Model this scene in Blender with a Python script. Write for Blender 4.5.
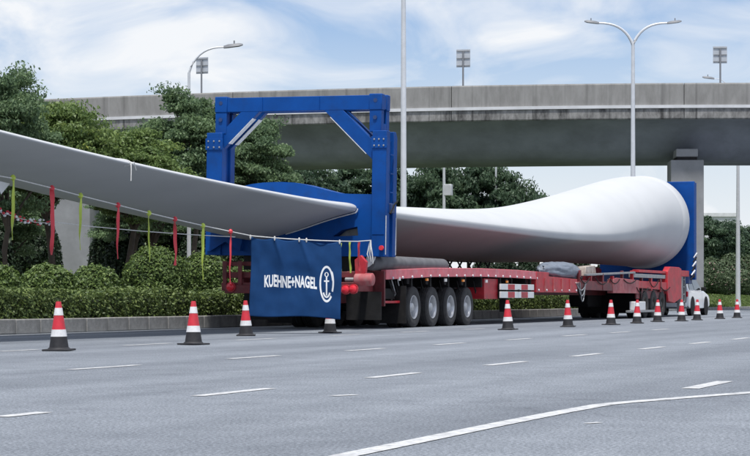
import bpy, bmesh, math, random
import numpy as np
from mathutils import Vector, Matrix

for o in list(bpy.data.objects): bpy.data.objects.remove(o, do_unlink=True)
SC = bpy.context.scene
COL = SC.collection
R = math.radians

# ------------------------------------------------------------------ camera
HC, FPX, AY = 0.75, 2000.0, math.atan(0.375)      # eye height, focal length in photo pixels, yaw from the road
SA, CA = math.sin(AY), math.cos(AY)
HZ, CX = 298.0, 375.0                              # horizon row, centre column of the photograph
cam = bpy.data.cameras.new('camera'); cam.sensor_width = 36; cam.lens = 36 * FPX / 750
cam.shift_y = (HZ - 228) / 750; cam.clip_start = 0.5; cam.clip_end = 3000
co = bpy.data.objects.new('camera', cam); COL.objects.link(co)
co.location = (0, 0, HC); co.rotation_euler = (R(90), 0, AY)
SC.camera = co

# ------------------------------------------------------------------ sky, sun, exposure
SUN_EL, SUN_AZ = R(70), R(160)                     # azimuth clockwise from +Y (the road direction)
W = bpy.data.worlds.new('World'); SC.world = W; W.use_nodes = True
nt = W.node_tree; nt.nodes.clear()
def N(tree, t, **kw):
    n = tree.nodes.new(t)
    for k, v in kw.items():
        if hasattr(n, k): setattr(n, k, v)
    return n
out = N(nt, 'ShaderNodeOutputWorld'); bg = N(nt, 'ShaderNodeBackground')
sky = N(nt, 'ShaderNodeTexSky', sky_type='NISHITA'); sky.sun_disc = False
sky.sun_elevation = SUN_EL; sky.sun_rotation = SUN_AZ; sky.altitude = 0
sky.air_density = 1.0; sky.dust_density = 1.0; sky.ozone_density = 3.0
tc = N(nt, 'ShaderNodeTexCoord'); mp = N(nt, 'ShaderNodeMapping')
mp.inputs['Scale'].default_value = (7.0, 7.0, 17.0); mp.inputs['Location'].default_value = (3.1, 0.55, 0.4)
mp.inputs['Rotation'].default_value = (0, R(4), 0)
n1 = N(nt, 'ShaderNodeTexNoise'); n1.inputs['Scale'].default_value = 1.6; n1.inputs['Detail'].default_value = 8
n1.inputs['Roughness'].default_value = 0.52; n1.inputs['Distortion'].default_value = 0.9
rp = N(nt, 'ShaderNodeValToRGB')
rp.color_ramp.elements[0].position = 0.30; rp.color_ramp.elements[0].color = (0.10, 0.10, 0.10, 1)
rp.color_ramp.elements[1].position = 0.66; rp.color_ramp.elements[1].color = (1, 1, 1, 1)
sep = N(nt, 'ShaderNodeSeparateXYZ')
hz = N(nt, 'ShaderNodeMapRange'); hz.inputs['From Min'].default_value = 0.02; hz.inputs['From Max'].default_value = 0.17
hz.inputs['To Min'].default_value = 0.95; hz.inputs['To Max'].default_value = 0.0
mx1 = N(nt, 'ShaderNodeMath', operation='MAXIMUM')
tint = N(nt, 'ShaderNodeMix', data_type='RGBA', blend_type='MULTIPLY'); tint.inputs[0].default_value = 1.0
tint.inputs[7].default_value = (0.72, 0.95, 1.24, 1)
mix = N(nt, 'ShaderNodeMix', data_type='RGBA'); mix.inputs[7].default_value = (8.5, 8.75, 9.1, 1)
L = nt.links.new
L(tc.outputs['Generated'], mp.inputs['Vector']); L(mp.outputs['Vector'], n1.inputs['Vector'])
L(n1.outputs['Fac'], rp.inputs['Fac']); L(tc.outputs['Generated'], sep.inputs[0])
L(sep.outputs['Z'], hz.inputs['Value']); L(rp.outputs['Color'], mx1.inputs[0]); L(hz.outputs['Result'], mx1.inputs[1])
L(sky.outputs['Color'], tint.inputs[6]); L(tint.outputs[2], mix.inputs[6]); L(mx1.outputs[0], mix.inputs[0])
L(mix.outputs[2], bg.inputs['Color']); bg.inputs['Strength'].default_value = 0.08
L(bg.outputs[0], out.inputs['Surface'])
sl = bpy.data.lights.new('sun', 'SUN'); sl.energy = 3.3; sl.angle = R(5); sl.color = (1.0, 0.96, 0.90)
so = bpy.data.objects.new('sun', sl); COL.objects.link(so); so.location = (0, -20, 60)
sd = Vector((math.sin(SUN_AZ) * math.cos(SUN_EL), math.cos(SUN_AZ) * math.cos(SUN_EL), math.sin(SUN_EL)))
so.rotation_euler = sd.to_track_quat('Z', 'Y').to_euler()
SC.view_settings.view_transform = 'Standard'; SC.view_settings.look = 'None'
SC.view_settings.exposure = 0.42; SC.view_settings.gamma = 1; SC.view_settings.use_curve_mapping = False
SC.render.engine = 'CYCLES'
SC.cycles.max_bounces = 6; SC.cycles.transparent_max_bounces = 6

# ------------------------------------------------------------------ measuring helpers (road runs along +Y, its left is -X)
def Wp(xc, d, z): return Vector((xc * CA - d * SA, xc * SA + d * CA, z))
def at_d(px, py, d): return Wp((px - CX) * d / FPX, d, HC + (HZ - py) * d / FPX)
def ground(px, py, z=0.0): 
    d = FPX * (HC - z) / (py - HZ); return Wp((px - CX) * d / FPX, d, z)
def at_L(px, py, l): return at_d(px, py, l / (SA - (px - CX) / FPX * CA))
def at_Y(px, py, y): return at_d(px, py, y / (CA + SA * (px - CX) / FPX))

# ------------------------------------------------------------------ materials
MATS = {}
def mat(name, col, rough=0.6, metal=0.0, var=0.25, scale=3.0, col2=None, bump=0.0, bscale=40.0, spec=0.5,
        stretch=(1, 1, 1), coat=0.0, dirt=0.0, dirtcol=(0.09, 0.08, 0.07), dscale=1.6):
    if name in MATS: return MATS[name]
    m = bpy.data.materials.new(name); m.use_nodes = True; t = m.node_tree; b = t.nodes['Principled BSDF']
    b.inputs['Roughness'].default_value = rough; b.inputs['Metallic'].default_value = metal
    b.inputs['Specular IOR Level'].default_value = spec; b.inputs['Coat Weight'].default_value = coat
    c = N(t, 'ShaderNodeTexCoord'); p = N(t, 'ShaderNodeMapping'); p.inputs['Scale'].default_value = stretch
    n = N(t, 'ShaderNodeTexNoise'); n.inputs['Scale'].default_value = scale; n.inputs['Detail'].default_value = 6
    n.inputs['Roughness'].default_value = 0.6
    r = N(t, 'ShaderNodeValToRGB'); e = r.color_ramp.elements
    e[0].position = 0.3; e[1].position = 0.72
    a = col2 if col2 else tuple(x * (1 - var) for x in col)
    e[0].color = (*a, 1); e[1].color = (*(col if col2 else tuple(min(1, x * (1 + var * 0.6)) for x in col)), 1)
    k = t.links.new
    k(c.outputs['Object'], p.inputs['Vector']); k(p.outputs['Vector'], n.inputs['Vector']); k(n.outputs['Fac'], r.inputs['Fac'])
    src = r.outputs['Color']
    if dirt > 0:
        n2 = N(t, 'ShaderNodeTexNoise'); n2.inputs['Scale'].default_value = dscale; n2.inputs['Detail'].default_value = 9
        n2.inputs['Roughness'].default_value = 0.72
        r2 = N(t, 'ShaderNodeValToRGB'); r2.color_ramp.elements[0].position = 0.48; r2.color_ramp.elements[1].position = 0.70
        r2.color_ramp.elements[1].color = (dirt, dirt, dirt, 1)
        x = N(t, 'ShaderNodeMix', data_type='RGBA'); x.inputs[7].default_value = (*dirtcol, 1)
        k(c.outputs['Object'], n2.inputs['Vector']); k(n2.outputs['Fac'], r2.inputs['Fac']); k(r2.outputs['Color'], x.inputs[0])
        k(src, x.inputs[6]); src = x.outputs[2]
    k(src, b.inputs['Base Color'])
    if bump > 0:
        nb = N(t, 'ShaderNodeTexNoise'); nb.inputs['Scale'].default_value = bscale; nb.inputs['Detail'].default_value = 4
        bp = N(t, 'ShaderNodeBump'); bp.inputs['Strength'].default_value = bump; bp.inputs['Distance'].default_value = 0.02
        k(c.outputs['Object'], nb.inputs['Vector']); k(nb.outputs['Fac'], bp.inputs['Height']); k(bp.outputs['Normal'], b.inputs['Normal'])
    MATS[name] = m
    return m

def asphalt():
    m = bpy.data.materials.new('asphalt'); m.use_nodes = True; t = m.node_tree; b = t.nodes['Principled BSDF']; k = t.links.new
    c = N(t, 'ShaderNodeTexCoord')
    g = N(t, 'ShaderNodeTexNoise'); g.inputs['Scale'].default_value = 46; g.inputs['Detail'].default_value = 5; g.inputs['Roughness'].default_value = 0.85
    gr = N(t, 'ShaderNodeValToRGB'); gr.color_ramp.elements[0].position = 0.38; gr.color_ramp.elements[1].position = 0.63
    gr.color_ramp.elements[0].color = (0.056, 0.066, 0.080, 1); gr.color_ramp.elements[1].color = (0.352, 0.382, 0.425, 1)
    mpn = N(t, 'ShaderNodeMapping'); mpn.inputs['Scale'].default_value = (0.75, 0.05, 1)
    lo = N(t, 'ShaderNodeTexNoise'); lo.inputs['Scale'].default_value = 1.0; lo.inputs['Detail'].default_value = 5
    lr = N(t, 'ShaderNodeValToRGB'); lr.color_ramp.elements[0].position = 0.32; lr.color_ramp.elements[1].position = 0.68
    lr.color_ramp.elements[0].color = (0.68, 0.69, 0.71, 1); lr.color_ramp.elements[1].color = (1.1, 1.1, 1.1, 1)
    md = N(t, 'ShaderNodeTexNoise'); md.inputs['Scale'].default_value = 1.9; md.inputs['Detail'].default_value = 7; md.inputs['Roughness'].default_value = 0.65
    mr = N(t, 'ShaderNodeValToRGB'); mr.color_ramp.elements[0].position = 0.3; mr.color_ramp.elements[1].position = 0.7
    mr.color_ramp.elements[0].color = (0.84, 0.85, 0.86, 1); mr.color_ramp.elements[1].color = (1.1, 1.1, 1.1, 1)
    x1 = N(t, 'ShaderNodeMix', data_type='RGBA', blend_type='MULTIPLY'); x1.inputs[0].default_value = 1
    x2 = N(t, 'ShaderNodeMix', data_type='RGBA', blend_type='MULTIPLY'); x2.inputs[0].default_value = 1
    k(c.outputs['Object'], g.inputs['Vector']); k(g.outputs['Fac'], gr.inputs['Fac'])
    k(c.outputs['Object'], mpn.inputs['Vector']); k(mpn.outputs['Vector'], lo.inputs['Vector']); k(lo.outputs['Fac'], lr.inputs['Fac'])
    k(c.outputs['Object'], md.inputs['Vector']); k(md.outputs['Fac'], mr.inputs['Fac'])
    k(gr.outputs['Color'], x1.inputs[6]); k(lr.outputs['Color'], x1.inputs[7]); k(x1.outputs[2], x2.inputs[6]); k(mr.outputs['Color'], x2.inputs[7])
    # tar-filled cracks and oil drips
    vo = N(t, 'ShaderNodeTexVoronoi', feature='DISTANCE_TO_EDGE'); vo.inputs['Scale'].default_value = 0.11
    wn = N(t, 'ShaderNodeTexNoise'); wn.inputs['Scale'].default_value = 0.9; wn.inputs['Detail'].default_value = 5
    wm = N(t, 'ShaderNodeMix', data_type='RGBA'); wm.blend_type = 'LINEAR_LIGHT'; wm.inputs[0].default_value = 0.9
    k(c.outputs['Object'], wn.inputs['Vector']); k(c.outputs['Object'], wm.inputs[6]); k(wn.outputs['Color'], wm.inputs[7]); k(wm.outputs[2], vo.inputs['Vector'])
    cr = N(t, 'ShaderNodeValToRGB'); cr.color_ramp.elements[0].position = 0.0; cr.color_ramp.elements[1].position = 0.0045
    cr.color_ramp.elements[0].color = (0.84, 0.84, 0.85, 1); cr.color_ramp.elements[1].color = (1, 1, 1, 1); k(vo.outputs['Distance'], cr.inputs['Fac'])
    oi = N(t, 'ShaderNodeTexNoise'); oi.inputs['Scale'].default_value = 0.55; oi.inputs['Detail'].default_value = 8; oi.inputs['Roughness'].default_value = 0.7
    oir = N(t, 'ShaderNodeValToRGB'); oir.color_ramp.elements[0].position = 0.60; oir.color_ramp.elements[1].position = 0.74
    oir.color_ramp.elements[0].color = (1, 1, 1, 1); oir.color_ramp.elements[1].color = (0.80, 0.80, 0.81, 1)
    k(c.outputs['Object'], oi.inputs['Vector']); k(oi.outputs['Fac'], oir.inputs['Fac'])
    x3 = N(t, 'ShaderNodeMix', data_type='RGBA', blend_type='MULTIPLY'); x3.inputs[0].default_value = 1
    x4 = N(t, 'ShaderNodeMix', data_type='RGBA', blend_type='MULTIPLY'); x4.inputs[0].default_value = 1
    k(x2.outputs[2], x3.inputs[6]); k(cr.outputs['Color'], x3.inputs[7]); k(x3.outputs[2], x4.inputs[6]); k(oir.outputs['Color'], x4.inputs[7])
    k(x4.outputs[2], b.inputs['Base Color']); b.inputs['Roughness'].default_value = 0.82; b.inputs['Specular IOR Level'].default_value = 0.3
    bp = N(t, 'ShaderNodeBump'); bp.inputs['Strength'].default_value = 0.45; bp.inputs['Distance'].default_value = 0.006
    k(g.outputs['Fac'], bp.inputs['Height']); k(bp.outputs['Normal'], b.inputs['Normal'])
    return m

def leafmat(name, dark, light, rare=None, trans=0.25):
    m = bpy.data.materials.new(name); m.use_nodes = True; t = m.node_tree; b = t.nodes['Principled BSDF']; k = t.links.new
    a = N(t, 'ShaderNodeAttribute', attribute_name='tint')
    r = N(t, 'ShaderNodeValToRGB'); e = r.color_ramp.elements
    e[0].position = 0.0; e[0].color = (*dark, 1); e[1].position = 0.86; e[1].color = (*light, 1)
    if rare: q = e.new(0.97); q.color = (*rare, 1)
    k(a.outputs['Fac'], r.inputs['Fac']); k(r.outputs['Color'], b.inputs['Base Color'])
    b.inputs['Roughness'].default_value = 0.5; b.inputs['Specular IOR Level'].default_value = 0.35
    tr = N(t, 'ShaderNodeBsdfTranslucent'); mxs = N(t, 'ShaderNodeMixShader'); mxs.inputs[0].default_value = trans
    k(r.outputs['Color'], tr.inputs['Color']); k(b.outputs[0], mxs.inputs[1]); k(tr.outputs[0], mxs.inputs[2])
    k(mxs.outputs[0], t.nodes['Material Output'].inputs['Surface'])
    return m

M_ASPH = asphalt()
M_PAINT = mat('road_paint', (0.55, 0.56, 0.57), 0.7, var=0.35, scale=22, dirt=0.9, dirtcol=(0.22, 0.225, 0.24), dscale=5)
M_KERB = mat('kerb_concrete', (0.33, 0.325, 0.315), 0.85, var=0.35, scale=2.2, bump=0.3, dirt=0.7, dirtcol=(0.10, 0.10, 0.095), dscale=1.4)
M_SOIL = mat('soil', (0.07, 0.065, 0.045), 0.95, var=0.4, scale=5, bump=0.5)
M_GRASS = mat('lawn', (0.10, 0.14, 0.045), 0.9, var=0.4, scale=7, bump=0.6, bscale=60)
M_BLUE = mat('blue_paint', (0.001, 0.062, 0.285), 0.55, var=0.16, scale=2.0, dirt=0.6, dirtcol=(0.008, 0.040, 0.15), dscale=2.2, spec=0.2)
M_BLUE2 = mat('blue_dark_part', (0.02, 0.05, 0.16), 0.5, scale=4)
M_PALE_EDGE = mat('pale_edge', (0.62, 0.64, 0.68), 0.45, var=0.2, scale=12)
M_RED = mat('red_paint', (0.50, 0.022, 0.036), 0.5, var=0.3, scale=3.5, dirt=0.6, dirtcol=(0.15, 0.085, 0.08), dscale=2.6)
M_RED2 = mat('faded_red_paint', (0.44, 0.10, 0.11), 0.6, var=0.3, scale=4.5, dirt=0.75, dirtcol=(0.24, 0.20, 0.19), dscale=4.5)
M_RAIL = mat('sun_bleached_red_paint', (0.68, 0.155, 0.185), 0.6, var=0.2, scale=4.5, dirt=0.6, dirtcol=(0.54, 0.33, 0.34), dscale=5)
M_REDD = mat('dark_red_paint', (0.17, 0.022, 0.028), 0.55, var=0.4, scale=4, dirt=0.6, dirtcol=(0.05, 0.04, 0.04), dscale=3)
M_BLADE = mat('blade_gelcoat', (0.53, 0.545, 0.56), 0.5, var=0.06, scale=0.7, dirt=0.12, dirtcol=(0.34, 0.34, 0.335), dscale=0.35, spec=0.3)
M_FLANGE = mat('flange_grey', (0.55, 0.56, 0.58), 0.4, var=0.1)
M_TYRE = mat('tyre_rubber', (0.035, 0.035, 0.037), 0.8, var=0.3, scale=9, dirt=0.5, dirtcol=(0.085, 0.08, 0.075), dscale=5, bump=0.2)
M_RIM = mat('rim_steel', (0.56, 0.57, 0.59), 0.38, metal=0.75, var=0.25, scale=7, dirt=0.5, dirtcol=(0.20, 0.17, 0.15), dscale=7)
M_BLACK = mat('black_chassis', (0.012, 0.012, 0.013), 0.8, var=0.4, scale=5, dirt=0.4, dirtcol=(0.028, 0.026, 0.025), dscale=4, spec=0.3)
M_STEEL = mat('grey_steel', (0.34, 0.35, 0.36), 0.5, metal=0.5, var=0.25, scale=6)
M_LAMPRED = mat('lamp_red', (0.75, 0.03, 0.05), 0.2, var=0.1)
M_LAMPAMB = mat('lamp_amber', (0.75, 0.25, 0.04), 0.25, var=0.1)
M_CONE_R = mat('cone_red', (0.60, 0.025, 0.045), 0.55, var=0.2, scale=9, dirt=0.6, dirtcol=(0.22, 0.05, 0.05), dscale=7)
M_CONE_W = mat('cone_white', (0.72, 0.72, 0.73), 0.55, var=0.12, scale=9, dirt=0.6, dirtcol=(0.34, 0.33, 0.32), dscale=7)
M_CONE_K = mat('cone_black', (0.018, 0.018, 0.022), 0.7, var=0.3, scale=9, dirt=0.4, dirtcol=(0.05, 0.05, 0.052), dscale=8)
M_CLOTH = mat('banner_cloth', (0.008, 0.047, 0.150), 0.85, var=0.15, scale=4, bump=0.1, bscale=300, spec=0.2)
M_PRINT = mat('banner_print', (0.80, 0.82, 0.84), 0.8, var=0.05, spec=0.2)
M_ROPE = mat('white_rope', (0.66, 0.66, 0.65), 0.8, var=0.2, scale=30)
M_YEL = mat('lime_ribbon', (0.50, 0.62, 0.09), 0.55, var=0.15)
M_RRED = mat('red_ribbon', (0.66, 0.05, 0.07), 0.55, var=0.15)
M_TARP = mat('grey_tarp', (0.17, 0.20, 0.25), 0.5, var=0.25, scale=3, bump=0.3, bscale=6)
M_WHITE = mat('white_paint', (0.72, 0.73, 0.74), 0.4, var=0.08, scale=4, dirt=0.25, dirtcol=(0.4, 0.4, 0.4))
M_CAR = mat('car_white', (0.76, 0.77, 0.78), 0.22, var=0.03, coat=0.6)
M_GLASS = mat('dark_glass', (0.015, 0.018, 0.022), 0.06, var=0.1, spec=0.8)
M_POLE = mat('galvanised_pole', (0.62, 0.64, 0.67), 0.45, metal=0.2, var=0.1, scale=3)
M_LAMPH = mat('lamp_head', (0.20, 0.21, 0.23), 0.45, var=0.1)
M_BARK = mat('bark', (0.085, 0.068, 0.052), 0.95, var=0.45, scale=9, stretch=(1, 1, 0.3), bump=0.7, bscale=30)
M_SIGN = mat('sign_back', (0.50, 0.53, 0.57), 0.5, metal=0.3, var=0.12, scale=3)
M_BLDG = mat('far_render', (0.55, 0.56, 0.58), 0.85, var=0.08)
M_LEAF1 = leafmat('leaf_mid', (0.060, 0.112, 0.064), (0.215, 0.310, 0.150), trans=.42)
M_LEAF2 = leafmat('leaf_light', (0.055, 0.105, 0.034), (0.220, 0.305, 0.095), (0.36, 0.38, 0.08), trans=.38)
M_LEAF3 = leafmat('leaf_far', (0.030, 0.062, 0.042), (0.110, 0.170, 0.095), trans=.35)
M_SHADE = leafmat('leaf_painted_shade', (0.008, 0.020, 0.010), (0.030, 0.055, 0.022))  # leaf colour darkened to stand in for shade on the background shrubs
M_BUSH = leafmat('leaf_bush', (0.022, 0.055, 0.016), (0.170, 0.245, 0.065), (0.28, 0.36, 0.11))
M_HEDGE = leafmat('leaf_hedge', (0.020, 0.048, 0.016), (0.190, 0.255, 0.075), (0.32, 0.38, 0.13))
M_FLOWER = leafmat('leaf_flowering', (0.045, 0.080, 0.040), (0.140, 0.190, 0.100), (0.75, 0.42, 0.48))
M_CORE = mat('dark_core', (0.022, 0.035, 0.014), 0.95, var=0.4, scale=9)

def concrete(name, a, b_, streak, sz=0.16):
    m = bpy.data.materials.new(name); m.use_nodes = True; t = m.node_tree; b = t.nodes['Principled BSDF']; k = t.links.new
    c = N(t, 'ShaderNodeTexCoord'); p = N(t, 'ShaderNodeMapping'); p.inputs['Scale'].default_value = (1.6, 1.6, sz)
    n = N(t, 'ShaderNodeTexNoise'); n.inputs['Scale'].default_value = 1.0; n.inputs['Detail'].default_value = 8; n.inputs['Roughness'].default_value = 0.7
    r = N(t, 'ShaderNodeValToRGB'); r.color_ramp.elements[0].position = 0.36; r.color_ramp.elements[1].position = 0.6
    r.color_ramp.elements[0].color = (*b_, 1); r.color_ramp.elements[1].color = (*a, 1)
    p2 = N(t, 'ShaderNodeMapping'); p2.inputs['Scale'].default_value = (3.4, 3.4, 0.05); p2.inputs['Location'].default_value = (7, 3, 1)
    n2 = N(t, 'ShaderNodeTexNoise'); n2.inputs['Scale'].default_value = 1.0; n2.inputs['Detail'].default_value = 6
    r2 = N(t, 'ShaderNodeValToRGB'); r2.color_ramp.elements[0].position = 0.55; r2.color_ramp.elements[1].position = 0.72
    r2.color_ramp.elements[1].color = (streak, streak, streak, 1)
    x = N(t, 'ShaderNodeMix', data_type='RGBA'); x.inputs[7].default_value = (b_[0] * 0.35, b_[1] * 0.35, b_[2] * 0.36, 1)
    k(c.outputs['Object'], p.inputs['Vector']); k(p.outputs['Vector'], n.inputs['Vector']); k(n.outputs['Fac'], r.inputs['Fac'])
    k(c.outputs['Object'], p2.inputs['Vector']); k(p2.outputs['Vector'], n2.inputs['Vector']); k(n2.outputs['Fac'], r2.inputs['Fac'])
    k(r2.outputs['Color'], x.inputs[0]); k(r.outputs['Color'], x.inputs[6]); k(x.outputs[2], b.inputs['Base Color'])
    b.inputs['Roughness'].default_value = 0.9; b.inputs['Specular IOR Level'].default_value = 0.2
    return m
M_PARAPET = concrete('parapet_concrete', (0.285, 0.282, 0.274), (0.215, 0.212, 0.205), 0.45, 0.5)
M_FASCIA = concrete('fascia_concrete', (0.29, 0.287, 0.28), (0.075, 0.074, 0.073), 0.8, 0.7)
M_GIRDER = mat('girder_concrete', (0.22, 0.24, 0.275), 0.9, var=0.3, scale=0.35, dirt=.4, dirtcol=(.12, .13, .14), dscale=.5)
M_LIP = mat('pale_lip', (0.60, 0.61, 0.63), 0.8, var=0.15, scale=1.2)
M_PIER = mat('pier_concrete', (0.25, 0.255, 0.265), 0.9, var=0.2, scale=0.8, bump=0.1, dirt=.4, dirtcol=(.2, .2, .2), dscale=.6)

# ------------------------------------------------------------------ mesh helpers
class MB:
    def __init__(s): s.v = []; s.f = []
    def add(s, vs, fs):
        o = len(s.v); s.v += [tuple(v) for v in vs]; s.f += [tuple(i + o for i in f) for f in fs]; return s
    def box(s, x0, x1, y0, y1, z0, z1):
        return s.add([(x0,y0,z0),(x1,y0,z0),(x1,y1,z0),(x0,y1,z0),(x0,y0,z1),(x1,y0,z1),(x1,y1,z1),(x0,y1,z1)],
                     [(0,3,2,1),(4,5,6,7),(0,1,5,4),(1,2,6,5),(2,3,7,6),(3,0,4,7)])
    def beam(s, a, b, w, h, up=(0, 0, 1)):
        a, b = Vector(a), Vector(b); d = (b - a).normalized(); u = Vector(up); r = d.cross(u).normalized(); u = r.cross(d)
        vs = []
        for p in (a, b):
            for q, k in ((-1, -1), (1, -1), (1, 1), (-1, 1)): vs.append(p + r * (q * w / 2) + u * (k * h / 2))
        return s.add(vs, [(0,1,2,3),(7,6,5,4),(0,4,5,1),(1,5,6,2),(2,6,7,3),(3,7,4,0)])
    def prism_x(s, poly, x0, x1):      # poly of (y, z)
        n = len(poly); vs = [(x0, y, z) for y, z in poly] + [(x1, y, z) for y, z in poly]
        return s.add(vs, [tuple(range(n)), tuple(range(2*n - 1, n - 1, -1))] + [(i, i + n, (i + 1) % n + n, (i + 1) % n) for i in range(n)])
    def prism_y(s, poly, y0, y1):      # poly of (x, z)
        n = len(poly); vs = [(x, y0, z) for x, z in poly] + [(x, y1, z) for x, z in poly]
        return s.add(vs, [tuple(range(n)), tuple(range(2*n - 1, n - 1, -1))] + [(i, i + n, (i + 1) % n + n, (i + 1) % n) for i in range(n)])
    def tube(s, pts, rs, n=8, cap=True):
        pts = [Vector(p) for p in pts]
        if not hasattr(rs, '__len__'): rs = [rs] * len(pts)
        o = len(s.v); ref = Vector((0.13, 0.31, 0.94)).normalized(); vs = []; fs = []
        for i, p in enumerate(pts):
            d = (pts[min(i + 1, len(pts) - 1)] - pts[max(i - 1, 0)]).normalized()
            if abs(d.dot(ref)) > 0.95: rr = Vector((1, 0.1, 0))
            else: rr = ref
            a = d.cross(rr).normalized(); b = d.cross(a)
            for j in range(n):
                t = 2 * math.pi * j / n; vs.append(p + (a * math.cos(t) + b * math.sin(t)) * rs[i])
        for i in range(len(pts) - 1):
            for j in range(n): fs.append((i*n + j, i*n + (j+1) % n, (i+1)*n + (j+1) % n, (i+1)*n + j))
        if cap: fs.append(tuple(range(n - 1, -1, -1))); fs.append(tuple((len(pts) - 1)*n + j for j in range(n)))
        return s.add(vs, fs)
    def lathe(s, prof, n=24, axis='z', o=(0, 0, 0), caps=True):
        vs = []; fs = []; m = len(prof)
        for r, h in prof:
            for j in range(n):
                t = 2 * math.pi * j / n; c, q = r * math.cos(t), r * math.sin(t)
                p = (c, q, h) if axis == 'z' else ((h, c, q) if axis == 'x' else (q, h, c))
                vs.append((p[0] + o[0], p[1] + o[1], p[2] + o[2]))
        for i in range(m - 1):
            for j in range(n): fs.append((i*n + j, i*n + (j+1) % n, (i+1)*n + (j+1) % n, (i+1)*n + j))
        if caps: fs.append(tuple(range(n - 1, -1, -1))); fs.append(tuple((m - 1)*n + j for j in range(n)))
        return s.add(vs, fs)
    def mesh(s, name, m, smooth=True, angle=35):
        me = bpy.data.meshes.new(name); me.from_pydata(s.v, [], s.f); me.update()
        bm = bmesh.new(); bm.from_mesh(me); bmesh.ops.recalc_face_normals(bm, faces=bm.faces); bm.to_mesh(me); bm.free()
        me.materials.append(m)
        if smooth:
            me.polygons.foreach_set('use_smooth', [True] * len(me.polygons)); me.set_sharp_from_angle(angle=R(angle))
        return me
    def build(s, name, m, parent=None, smooth=True, bevel=0, angle=35):
        return link(name, s.mesh(name, m, smooth, angle), parent, bevel=bevel)

def link(name, me, parent=None, loc=(0, 0, 0), bevel=0, rot=None, local=False):
    o = bpy.data.objects.new(name, me); COL.objects.link(o); o.location = loc
    if rot: o.rotation_euler = rot
    if parent:
        o.parent = parent
        if not local and parent.type == 'EMPTY': o.matrix_parent_inverse = Matrix.Translation(-Vector(parent.location))
    if bevel:
        b = o.modifiers.new('bevel', 'BEVEL'); b.width = bevel; b.segments = 2; b.limit_method = 'ANGLE'; b.angle_limit = R(40)
    return o
def tag(o, label=None, cat=None, group=None, kind=None):
    if label: o['label'] = label
    if cat: o['category'] = cat
    if group: o['group'] = group
    if kind: o['kind'] = kind
    return o
def empty(name, loc, label, cat, group=None, rot=None):
    o = bpy.data.objects.new(name, None); COL.objects.link(o); o.location = loc; o.empty_display_size = 0.3
    if rot: o.rotation_euler = rot
    return tag(o, label, cat, group)

# ================================================================== GROUND, ROAD, KERBS
g = MB().box(-900, 900, -500, 1800, -1.0, -0.05).build('ground', mat('dry_ground', (0.17, 0.165, 0.15), .95, scale=.4), smooth=False); tag(g, kind='structure')
road = MB().add([(-62, -25, 0), (40, -25, 0), (40, 420, 0), (-62, 420, 0)], [(0, 1, 2, 3)]).build('road', M_ASPH, smooth=False); tag(road, kind='structure')
KL = 21.4                                          # kerb line: metres left of the camera
isl = MB().box(-62, -KL - 0.22, -20, 85.0, -0.02, 0.27).build('planting_strip', M_SOIL, smooth=False); tag(isl, kind='structure')
isl2 = MB().prism_y([(-24.72, -.02), (-24.72, .10), (-27.5, .45), (-31.5, .98), (-110, 1.1), (-110, -.02)], 105, 420).build('lawn', M_GRASS, smooth=False); tag(isl2, kind='structure')
kerb = tag(MB().box(-KL - 0.215, -KL - 0.09, -19.9, 84.9, 0.0, 0.262).build('kerb', M_KERB, smooth=False), kind='structure')
rnd = random.Random(4)
def kerb_run(parent, x, y0, y1, step, h, w):
    me = None
    y = y0
    m = MB().box(-w / 2, w / 2, 0.008, step - 0.008, 0.004, h).mesh('kerb_stone', M_KERB, False)
    while y < y1 - step * 0.5:
        link('kerb_stone', me or m, parent, (x - w / 2 + rnd.uniform(-.006, .006), y, rnd.uniform(-.006, .006)), bevel=0.02); y += step
kerb_run(kerb, -KL, 16, 85, 1.0, 0.31, 0.22)
kerb2 = tag(MB().box(-24.71, -24.6, 92.3, 419, 0.0, 0.13).build('kerb', M_KERB, smooth=False), kind='structure')
kerb_run(kerb2, -24.5, 92.2, 190, 2.0, 0.16, 0.2)
# the end of the planted island
MB().box(-40, -KL - 0.22, 85.0, 85.2, 0.004, 0.30).build('kerb_end', M_KERB, kerb, smooth=False, bevel=0.02)

def stripe(pts, w0, w1, z=0.004, name='lane_marking'):
    m = MB(); a = []
    for i, p in enumerate(pts):
        q = Vector(pts[min(i + 1, len(pts) - 1)]) - Vector(pts[max(i - 1, 0)]); q.z = 0; n = Vector((-q.y, q.x, 0)).normalized()
        w = w0 + (w1 - w0) * i / max(1, len(pts) - 1)
        a += [Vector(p) + n * w / 2, Vector(p) - n * w / 2]
    for v in a: v.z = z
    m.add(a, [(2*i, 2*i + 1, 2*i + 3, 2*i + 2) for i in range(len(pts) - 1)])
    return m.build(name, M_PAINT, road, smooth=False)
def dash_row(l, first_px, length, gap, n, w=0.15):
    s0 = math.tan(0)
    # world y where this line of dashes crosses the photo column first_px
    d = l / (SA - (first_px - CX) / FPX * CA); y = ((first_px - CX) * d / FPX) * SA + d * CA
    y -= 2 * (length + gap)
    for i in range(n):
        ya = y + i * (length + gap); stripe([(-l, ya, 0), (-l, ya + length, 0)], w, w)
def rowL(px, py): p = ground(px, py); return -p.x, p.y
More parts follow.
